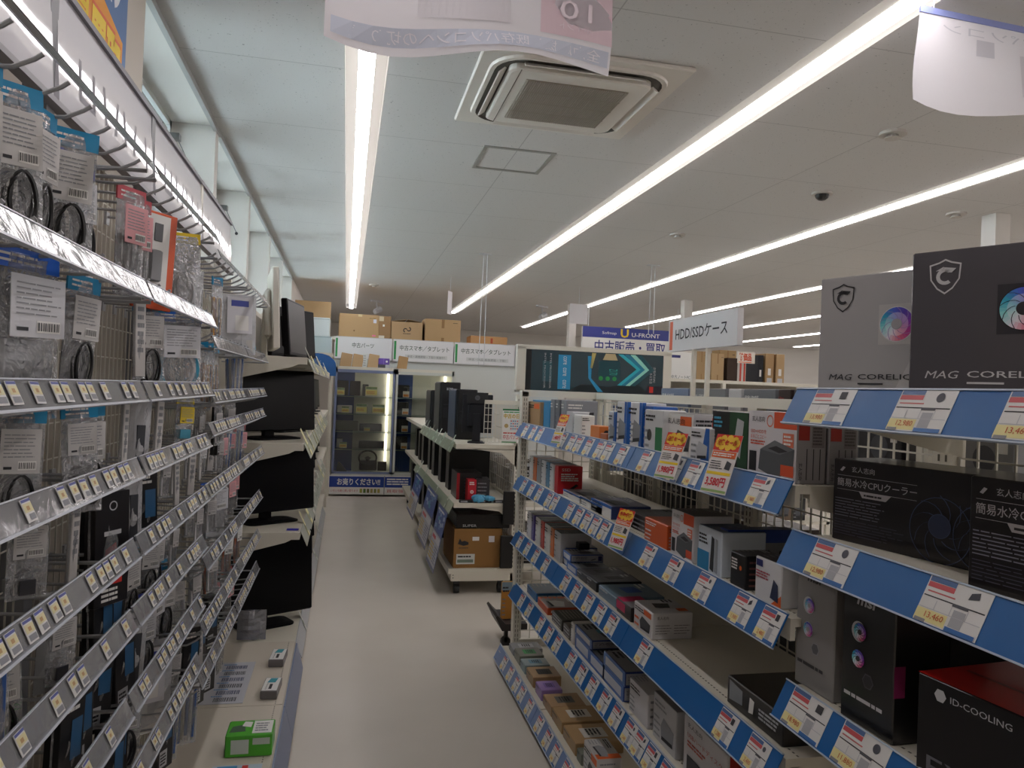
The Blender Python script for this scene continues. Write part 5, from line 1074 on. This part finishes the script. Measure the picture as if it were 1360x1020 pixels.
# slim black items on the far face of the gondola end
# ================================================================== BACK OF THE AISLE: showcases, signs, cartons
SY = 10.4
def showcase(x, w, lk, contents):
    t = empty('glass_showcase', (x, SY, 0), 0, lk, 'showcase', 'glass showcases at the end of the aisle'); fm = M('7b86a8', .4) if x < 0 else M('c8ccc6', .4)
    m = MB(); m.box(0, 0, .02, w, .42, .30, M('c9c9c4', .5)); m.build('plinth', t)
    m = MB()
    for xx in (0, w-.03): m.box(xx, 0, .3, xx+.03, .03, 1.74, fm)
    m.box(0, 0, 1.71, w, .42, 1.75, CREAM); m.box(0, 0, .3, w, .03, .33, fm); m.build('frame', t)
    m = MB(); m.box(0, .40, .3, w*.33, .42, 1.72, M('2c4a8a', .5)); m.box(w*.33, .40, .3, w, .42, 1.72, M('d3d6cc', .5)); m.box(0, .03, .3, .012, .42, 1.72, M('b8c0b8', .5)); m.box(w-.012, .03, .3, w, .42, 1.72, M('c4cab8', .5)); m.build('back_panel', t)
    for z in (.62, .86, 1.10, 1.34, 1.5)[:4]:
        m = MB(); m.box(.01, .04, z, w-.01, .40, z+.008, GLASS); m.box(.01, .038, z, w-.01, .041, z+.009, M('9fb8ae', .2)); m.build('glass_shelf', t)
    m = MB(); m.box(w-.09, .36, .4, w-.06, .39, 1.70, M('fff1dc', .4, emit=2.4, name='showcase_lamp')); m.build('light_tube', t)
    m = MB(); m.box(0, 0, 1.67, w, .02, 1.71, fm); m.build('fascia', t)  # front lip added to keep the glowing strip behind it out of sight
    m = MB(); m.box(.04, .03, 1.695, w-.04, .06, 1.708, M('fff1dc', .4, emit=3.2)); m.build('added_fill_strip', t)  # glowing strip added to brighten the case interior, hidden behind the lip
    m = MB(); m.box(.03, .004, .33, w-.03, .008, 1.71, DOORG); m.build('glass_door', t)
    return t
showcase(-.15, .80, 'glass showcase of small used parts with blue left frame at the aisle end', None)
showcase(.66, .80, 'second glass showcase half hidden behind the display island', None)
cg = 'small goods in the glass showcase'
def sc_item(x, z, w, h, c, lk, card=None, nm='used_part', d=.12):
    t = empty(nm, (x, SY+.14, z+.0095), 0, lk, 'part', cg); m = MB(); m.bbox(0, 0, 0, w, d, h, M(c, .4), .004); m.build('body', t)
    if card:
        m = MB(); m.prism([(-.03, 0), (-.027, 0), (-.007, card[1]), (-.010, card[1])], w*card[2], w*card[2]+card[0], M('d8d0b0', .4), 'x'); 
        f = Face(m, (w*card[2], -.032, .004), (1, 0, 0), Vector((0, .02, card[1])), card[0], card[1]); f.rect(.03, .7, .97, .95, M('7f9a6a', .5), 1); f.rect(.03, .1, .97, .62, M('e6d878', .5), 1); f.text('中古', .1, .72, .5, .92, INK, 2); f.lines(.1, .2, .9, .5, 2, M('c97a3a', .5), 2); m.build('price_card', t)
sc_item(-.12, 1.348, .15, .2, '121214', 'black part box on the top showcase shelf at left', (.10, .1, 0)); sc_item(.05, 1.348, .14, .2, '17171a', 'second black part box on the top showcase shelf')
sc_item(.22, 1.348, .08, .16, '3a3d3a', 'dark narrow part on the top showcase shelf', (.16, .13, .5))
sc_item(-.11, 1.108, .2, .10, 'c9c6c2', 'white sprayed device on the third showcase shelf', (.1, .09, .3)); sc_item(.14, 1.108, .16, .10, '6d7060', 'grey-green device on the third showcase shelf', (.15, .13, 0)); sc_item(.36, 1.108, .16, .1, '8a8a70', 'pale device on the third showcase shelf at right', (.17, .13, 0))
sc_item(-.12, .868, .3, .13, '5e6258', 'wide grey component on the second showcase shelf', None); sc_item(.2, .868, .3, .10, '6a6e70', 'grey open laptop on the second showcase shelf', (.08, .05, .2))
sc_item(-.10, .628, .08, .12, '9aa0a0', 'small white gadget on the first showcase shelf', (.1, .08, .5)); sc_item(.2, .628, .34, .10, '4a4e4c', 'dark rack unit on the first showcase shelf')
t = empty('steering_wheel', (.33, SY+.2, .50), 0, 'black game steering wheel controller at the bottom of the showcase', 'controller'); m = MB(); m.tube([(.12*math.cos(a*math.pi/12), .02*math.sin(a*math.pi/12), .10*math.sin(a*math.pi/12)) for a in range(24)], .013, BLACK, 6, True); m.build('rim', t)
m = MB(); m.bbox(-.11, .03, -.175, .13, .15, -.04, BLACK, .01); m.rod((0, 0, 0), (0, .08, -.06), .03, BLACK, 8); m.bbox(.14, .0, -.175, .26, .1, -.05, M('22211f', .4), .004); m.build('base', t)
m = MB(); m.box(-.04, -.005, -.01, .04, .01, .01, BLACK); m.box(-.01, -.005, -.1, .01, .01, .0, BLACK); m.build('spoke', t)
m = MB(); m.prism([(0, 0), (.15, 0), (.05, .12), (.02, .13)], 0, .1, M('55575a', .4), 'y'); o = m.build('pedal_unit', loc=(-.09, SY+.12, .312)); tag(o, 'grey pedal unit at the lower left of the showcase', 'part')
for k, z in enumerate((.628, .868, 1.108, 1.348)):
    carton('used_part', 'dark device with price card in the second showcase, %s shelf' % ['first', 'second', 'third', 'top'][k], 'part', (.70, SY+.15, z+.0095), (.16, .12, .17), '141416', {'n': lambda f: (f.rect(.45, 0, 1, .5, M('d9d4c8', .5), 2), f.rect(.5, .05, .95, .25, M('d98a3a', .5), 3))}, 0, 'devices in the second showcase')
t = empty('base_banner', (-.17, SY-.03, .03), 0, 'blue strip banner asking people to sell, along the showcase base', 'banner'); w = 1.12; m = MB(); m.box(0, 0, .0, w, .012, .25, WHITE); f = Face(m, (0, 0, 0), (1, 0, 0), (0, 0, 1), w, .25)
f.rect(0, .38, 1, .96, M('1f3f94', .4), 1); f.text('お売りください!!', .09, .48, .60, .86, WHITE, 3, .03); f.text('いろいろ高く買い取ります', .02, .12, .34, .26, M('c02a32', .4), 2); f.rect(.645, 0, .655, 1, GREY, 4)
for i in range(6): f.rect(.36+.042*i, .08, .39+.042*i, .3, M(['a8a84a', '5a7a3a', '6d6a3a', 'a89a5a', '8a8f4a', 'b0a050'][i], .5), 2)
f.lines(.68, .5, .95, .9, 3, WHITE, 3); f.text('買取強化', .68, .1, .95, .28, M('c02a32', .4), 2); m.build('print', t)
# sign boards
mb = MB(); mb.box(0, 0, 0, 3.3, .05, 2.13, M('cdd0cc', .6)); o = mb.build('partition_wall', loc=(-.18, 10.95, 0)); tag(o, 'white partition behind the showcases and island under the green-marked signs', 'partition')
for k, (x, w, tx, sub) in enumerate(((-.18, .80, '中古パーツ', None), (.625, .87, '中古スマホ／タブレット', '中古・高価買取・下取り実施中！'), (1.50, .90, '中古スマホ／タブレット', '中古・新品 高価買取・下取！'), (2.405, .6, '中古パソコン', '中古'))):
    m = MB(); m.box(0, 0, 0, w, .04, .30, SIGNM); f = Face(m, (0, 0, 0), (1, 0, 0), (0, 0, 1), w, .30); f.rect(.015, .06, .05, .94, M('2a8a48', .4), 1)
    f.text(tx, *((.30, .52, .68, .76) if k == 0 else (.11, .50, .93, .76)), M('4a5a50', .5), 2, .01)
    if sub: f.rect(.2, .14, .9, .32, M('c6c8c8', .4), 1); f.text(sub, .24, .17, .86, .29, M('6a6c6c', .5), 2)
    m.box(-.005, .005, -.01, w, .045, 0, LGREY); m.box(0, .005, .30, w, .045, .31, LGREY)
    o = m.build('category_sign', loc=(x*1.012, 10.905, 1.875)); tag(o, ['white sign for used parts with green bar above the showcase', 'white sign for used phones and tablets, left one of two', 'white sign for used phones and tablets, right one of two', 'white sign with green bar at the edge of the teal banner'][k], 'sign', 'green-marked category signs')
# leaning brown cartons on the showcase tops
for k, (x, w, rz, h, c) in enumerate(((-.10, .15, .1, .19, 'ab8c68'), (.06, .14, .05, .18, 'b0916c'), (.27, .14, .05, .19, 'b89a74'), (.68, .13, .08, .18, 'ad8c62'))):
    m = MB(); T = Matrix.Rotation(.14, 4, 'Y') @ Matrix.Rotation(-.1, 4, 'X'); m.bbox(0, 0, 0, w, .05, h, M(c, .8), .002, T); o = m.build('small_carton', loc=(x, SY+.14, 1.756), rz=rz); tag(o, 'small brown carton leaning on the showcase top, %s from left' % ['first', 'second', 'third', 'fourth'][k], 'carton', 'brown cartons on the showcase tops')
carton('product_box', 'white and grey pack between the leaning brown cartons', 'box', (.21, SY+.16, 1.751), (.05, .05, .19), 'd0d2d0', {'n': microtext(GREY, 5)})
carton('product_box', 'purple boxed pair on the showcase top', 'box', (.42, SY+.15, 1.80), (.15, .1, .085), '6a4fa8', {'n': lambda f: (f.rect(.46, 0, .5, 1, M('8f78c0', .4), 2), f.disc(.75, .5, .1, WHITE, 2, 10))})
carton('product_box', 'dark and white small box under the purple pair', 'box', (.42, SY+.15, 1.751), (.16, .1, .048), '4c4a50', {'n': lambda f: f.rect(.6, 0, 1, 1, LGREY, 2)})
# rack behind with cartons on top
m = MB(); m.box(0, 0, 2.14, 4.0, .6, 2.18, SHELFM)
for x in (0, 1.3, 2.6, 3.96): m.box(x, .05, 0, x+.04, .09, 2.14, CREAM); m.box(x, .5, 0, x+.04, .54, 2.14, CREAM)
o = m.build('storage_rack', loc=(-.79, 11.05, .0)); tag(o, 'cream storage rack behind the partition carrying the brown cartons', 'shelving')
def logo(f): f.disc(.45, .55, .07, INK, 2, 14, .5, 4.5, .04); f.disc(.56, .62, .07, INK, 2, 14, 3.6, 7.8, .04); f.lines(.38, .34, .66, .4, 1, INK, 2)
def lab(f): f.rect(.86, .66, .94, .82, M('c9c9d8', .5), 2); f.lines(.76, .84, .94, .87, 1, INK, 2); f.rect(.84, .1, .93, .16, PINK, 2); f.disc(.38, .3, .02, M('6d4f2c', .6), 2, 8); f.rect(.47, .9, .57, 1, M('d0bc90', .5), 2)
def lab2(f): f.rect(.05, .78, .42, .98, M('d0c2a4', .5), 2); f.rect(.05, .0, .5, .16, M('d8d0c0', .5), 2); f.rect(.35, .55, .5, .64, WHITE, 2)
def lab3(f): f.rect(.46, .62, .54, 1, M('8f6c44', .6), 2); f.rect(.46, 0, .54, .2, M('8f6c44', .6), 2); f.lines(.78, .84, .95, .88, 1, INK, 2)
def lab4(f): f.disc(.45, .4, .08, M('5a4028', .6), 2, 12, 0, 6.3, .05)
bx = [(P(384, 440, y=11.3), .50, .50, 'b89a72', lab4, 'wide brown carton behind the white boxes at far left', 11.15), (P(450, 444, y=11.1), .56, .345, 'b3946c', lab, 'wide brown carton with small stickers above the used parts sign', 11.1), (P(502, 446, y=11.12), .18, .34, '9c7c58', lab2, 'narrow darker carton with tape labels', 11.12),
      (P(519, 448, y=11.1), .46, .27, 'b59670', logo, 'open-flapped brown carton with black knot logo', 11.1), (P(564, 450, y=11.1), .53, .34, 'b3946c', lab3, 'square brown carton with centre tape above the phone sign', 11.1), (P(625, 456, y=11.15), .56, .13, 'b0865a', lambda f: f.text('卍', .5, .2, .56, .8, M('9a3420', .6), 2) if 0 else f.rect(.54, .2, .6, .8, M('a04024', .6), 2), 'low orange-brown carton at the right of the row', 11.15)]
for p, w, h, c, fn, lk, y in bx:
    if h == .27:
        t = empty('cardboard_carton', (p.x, y, 2.182), 0, lk, 'carton', 'brown cartons on the back rack'); m = MB(); d = .4; cm = M(c, .8)
        m.box(0, 0, 0, w, .006, h, cm); m.box(0, d, 0, w, d+.006, h, cm); m.box(0, 0, 0, .006, d, h, cm); m.box(w-.006, 0, 0, w, d, h, cm); m.box(0, 0, 0, w, d, .006, cm); fn(Face(m, (0, 0, 0), (1, 0, 0), (0, 0, 1), w, h)); m.build('body', t)
        for s in (0, 1):
            m = MB(); x0 = 0 if s == 0 else w; x1 = w*.48 if s == 0 else w*.52; m.add([(x0, 0, h), (x1, 0, h+.035), (x1, d, h+.035), (x0, d, h), (x0, 0, h+.005), (x1, 0, h+.04), (x1, d, h+.04), (x0, d, h+.005)], [(0,3,2,1),(4,5,6,7),(0,1,5,4),(1,2,6,5),(2,3,7,6),(3,0,4,7)], cm); m.build('flap', t)
    else: carton('cardboard_carton', lk, 'carton', (max(p.x, -.76), y, 2.182), (w, .4, h), c, {'n': fn}, .03 if h > .3 else 0, 'brown cartons on the back rack', rough=.85)
# white boxes and blue arch beside the monitors
mb = MB(); mb.box(0, 0, 0, .42, .9, .03, SHELFM); 
for x in (0, .39): mb.box(x, 0, -1.85, x+.03, .04, 0, CREAM); mb.box(x, .86, -1.85, x+.03, .9, 0, CREAM)
o = mb.build('side_rack', loc=(-.60, 9.45, 1.85)); tag(o, 'cream side rack at the far end of the left wall', 'shelving')
carton('white_carton', 'pale blue-white carton, lower of two on the far side rack', 'carton', (-.53, 9.5, 1.881), (.33, .5, .20), 'c3d6da', {'n': lambda f: f.rect(0, .92, 1, 1, M('a9bfc4', .5), 2)}, 0, 'white cartons on the far side rack')
carton('white_carton', 'white carton with lid, upper of two on the far side rack', 'carton', (-.53, 9.52, 2.082), (.30, .5, .23), 'd6e0e2', {'n': lambda f: f.rect(0, .9, 1, .93, M('a9b8bc', .5), 2)}, 0, 'white cartons on the far side rack')
m = MB(); ps = [(.46*math.cos(a*math.pi/12)*.5, .15*math.sin(a*math.pi/12)) for a in range(13)]; m.prism([(-.23, -.12)]+[(-p_[0], p_[1]) for p_ in ps]+[(.23, -.12)], 0, .03, M('1f5fa4', .4), 'y'); f = Face(m, (-.2, 0, -.1), (1, 0, 0), (0, 0, 1), .4, .2); f.text('Win', .55, .3, .62, .8, LGREY, 2, rot=1)
o = m.build('blue_arch_sign', loc=(-.36, 9.40, 1.72)); tag(o, 'blue arch-topped board below the white cartons at the far left', 'board')

# ================================================================== FAR RIGHT
def rack(x, y, w, d, h, lk, boxes, c='dcd8ca'):
    t = empty('far_rack', (x, y, 0), 0, lk, 'shelving', 'racks in the far right of the shop'); m = MB(); m.box(0, 0, h-.03, w, d, h, M(c, .5)); m.build('top_board', t)
    for z in (.2, .7, 1.15, 1.5):
        if z < h-.2: m = MB(); m.box(0, 0, z, w, d, z+.03, SHELFM); m.build('shelf_board', t)
    m = MB(); m.box(0, d-.03, 0, w, d-.01, h-.03, M('b9b3a6', .6)); m.build('back_panel', t)
    k = max(1, int(w/1.0))
    for i in range(k+1): m = MB(); m.box(i*(w-.04)/k, 0, 0, i*(w-.04)/k+.04, .04, h-.03, CREAM); m.build('upright', t)
    r = random.Random(int(x*10)); n = 0
    for z in (.231, .731, 1.181, 1.531):
        if z > h-.25: continue
        xx = .06
        while xx < w-.3 and n < 60:
            ww = r.uniform(.15, .35); hh = min(r.uniform(.15, .3), h-z-.08); c_ = r.choice([('34363a', 'charcoal'), ('9a9c9e', 'grey'), ('c9c9c6', 'white'), ('1c1d20', 'black'), ('4a5a78', 'slate blue'), ('6d5a4a', 'brown')]); n += 1
            carton('stock_box', '%s stock box, %s along on the %s shelf of the %s' % (c_[1], ORD[min(n, 39)] if n > 1 else 'first', {.231: 'lowest', .731: 'second', 1.181: 'third', 1.531: 'fourth'}[z], boxes), 'box', (x+xx, y+.08, z), (ww-.02, min(.3, d-.15), hh), c_[0], {'n': A(None, None, 'top', LGREY, M('55585e', .5), 3, seed=n)}, 0, 'stock boxes of the '+boxes); xx += ww
rack(2.55, 7.2, 2.6, .45, 1.70, 'cream rack with stock boxes beyond the graphics cards', 'nearer far rack')
rack(4.2, 10.0, 3.6, .5, 1.78, 'long cream rack with cartons on top in the far right', 'long far rack')
for k, (u0, v0, u1, v1, c, lk) in enumerate(((913, 468, 922, 491, '8f6a42', 'dark brown carton on the long far rack, leftmost'), (925, 467, 939, 491, 'aa8c64', 'brown carton on the long far rack beside the post'), (945, 470, 962, 491, 'b69a72', 'light brown carton on the long far rack, third'), (955, 466, 978, 488, 'a0845c', 'tall brown carton behind the third one'), (966, 476, 980, 490, '3a2a20', 'small dark box in front of the tall carton'))):
    y = 10.1+(.15 if k == 3 else 0); a = P(u0, v1, y=y); b_ = P(u1, v0, y=y); carton('cardboard_carton', lk, 'carton', (a.x, y, 1.781), (b_.x-a.x, .13 if k != 3 else .25, b_.z-1.781), c, {'n': lab3 if k < 4 else None} if k < 4 else None, 0, 'cartons on the long far rack', rough=.8)
y = 9.6; a = P(980, 482, y=y); b_ = P(1003, 468, y=y); m = MB(); m.box(0, 0, 0, b_.x-a.x, .02, b_.z-a.z, M('e0d8cc', .5)); f = Face(m, (0, 0, 0), (1, 0, 0), (0, 0, 1), b_.x-a.x, b_.z-a.z); f.text('特価品', .06, .2, .8, .9, M('c9502c', .5), 2, .04); f.rect(.05, .05, .8, .12, ORANGE, 2)
for x in (.04, .1): m.box(x, .004, 1.55-a.z, x+.02, .016, 0, M('c03a2a', .5))
o = m.build('sale_board', loc=a); tag(o, 'white board with orange-red lettering standing above the far racks', 'sign')
carton('white_board', 'plain white panel box below the orange-lettered board', 'panel', (P(978, 500, y=9.3).x, 9.3, 0.0), (.32, .3, 1.76), 'd3d3cf')
for k, (u0, v0, u1, v1, c, lk) in enumerate(((1006, 472, 1015, 508, '24252a', 'black boxed stack on the far right'), (1016, 470, 1029, 508, 'ab8c64', 'tall tan carton on the far right, left one'), (1030, 471, 1043, 508, 'b3966e', 'tall tan carton on the far right, right one'))):
    y = 11.6; a = P(u0, v1, y=y); b_ = P(u1, v0, y=y)
    carton('cardboard_carton', lk, 'carton', (a.x, y, 0), (b_.x-a.x-.01, .4, b_.z), c, {'n': lambda f, k=k: (f.rect(.3, .84, .65, .89, WHITE, 2), f.rect(.2, .78, .8, .82, LGREY if k else INK, 2))}, 0, 'tall cartons at the far right', rough=.8)
t = empty('category_sign', P(890, 512, y=8.2), 0, 'tall white used notebook sign behind the teal banner box', 'sign'); w = .26; m = MB(); m.box(0, 0, 0, w, .02, .40, WHITE); f = Face(m, (0, 0, 0), (1, 0, 0), (0, 0, 1), w, .4); f.rect(.0, .82, .45, .9, NAVY, 1); f.text('中古ノートPC', .04, .2, .96, .32, M('4a5a50', .5), 2); f.lines(.2, .1, .8, .14, 1, GREY, 1); m.box(w/2-.01, .005, -1.6, w/2+.01, .015, 0, CREAM); m.build('board', t)
m = MB(); m.box(0, 0, 0, .30, .01, .2, M('d6d2ce', .5)); p = P(1067, 497, y=14.0); m.box(0, -.001, 0, .3, 0, .01, GREY); f = Face(m, (0, -.001, 0), (1, 0, 0), (0, 0, 1), .3, .2); f.text('AIR', .4, .3, .8, .6, GREY, 2); o = m.build('wall_notice', loc=(p.x, Y1-.012, p.z)); tag(o, 'small pale notice on the far back wall at right', 'sign')
# soft posters on the left pier
t = empty('wall_poster', (X0+.004, 2.15, 2.32), 0, 'yellow and blue lettered poster on the beige pier beside the first window', 'poster'); w, h = .68, .62; m = MB(); m.box(0, 0, 0, .004, w, h, M('5878a8', .5)); f = Face(m, (.004, 0, 0), (0, 1, 0), (0, 0, 1), w, h)
f.poly([(0, 0), (.94, 0), (.94, .5), (0, .75)], M('e89a2c', .5), 1); f.text('大量買取', .02, .08, .92, .5, YEL, 3, .04); f.text('大量買取', .01, .06, .93, .52, ORANGE, 2, .07); f.text('中古パソコン', .05, .6, .9, .9, M('e6e6ea', .5), 3, .02); f.rect(0, 0, 1, .03, M('d8c6b0', .5), 4); m.build('print', t)

# island far-side goods seen through its wires
r = random.Random(21)
for k in range(8):
    c = r.choice([('2a2420', 'dark brown'), ('17171a', 'black'), ('4a4238', 'olive brown'), ('5b5a58', 'grey')])
    for z, zn in ((.671, 'middle'), (.19, 'lowest')):
        carton('parts_box', '%s parts box behind the island wires, %s level, %s along' % (c[1], zn, ORD[k] if k else 'first'), 'box', (1.30, 5.6+k*.5, z), (.22, .3, r.uniform(.2, .34)), c[0], {'n': A(None, None, 'top', LGREY, None, 3, GREY, seed=k)}, 0, 'parts boxes behind the island wires')
t = empty('side_shelving', (1.285, 5.47, 0), 0, 'cream shelves on the hidden side of the display island', 'shelving')
for z in (.66, .18): m = MB(); m.box(0, 0, z-.02, .40, 4.6, z+.01, SHELFM); m.build('shelf_board', t)
for y in (0, 4.56): m = MB(); m.box(.37, y, 0, .40, y+.04, .64, CREAM); m.build('upright', t)
for o in THINGS:
    n = len(o['label'].split())
    if n > 16 or n < 4: print('LABEL', n, o.name, o['label'])
seen = {}
for o in THINGS: seen.setdefault(o['label'], []).append(o.name)
for k_, v_ in seen.items():
    if len(v_) > 1: print('DUP', v_, k_)
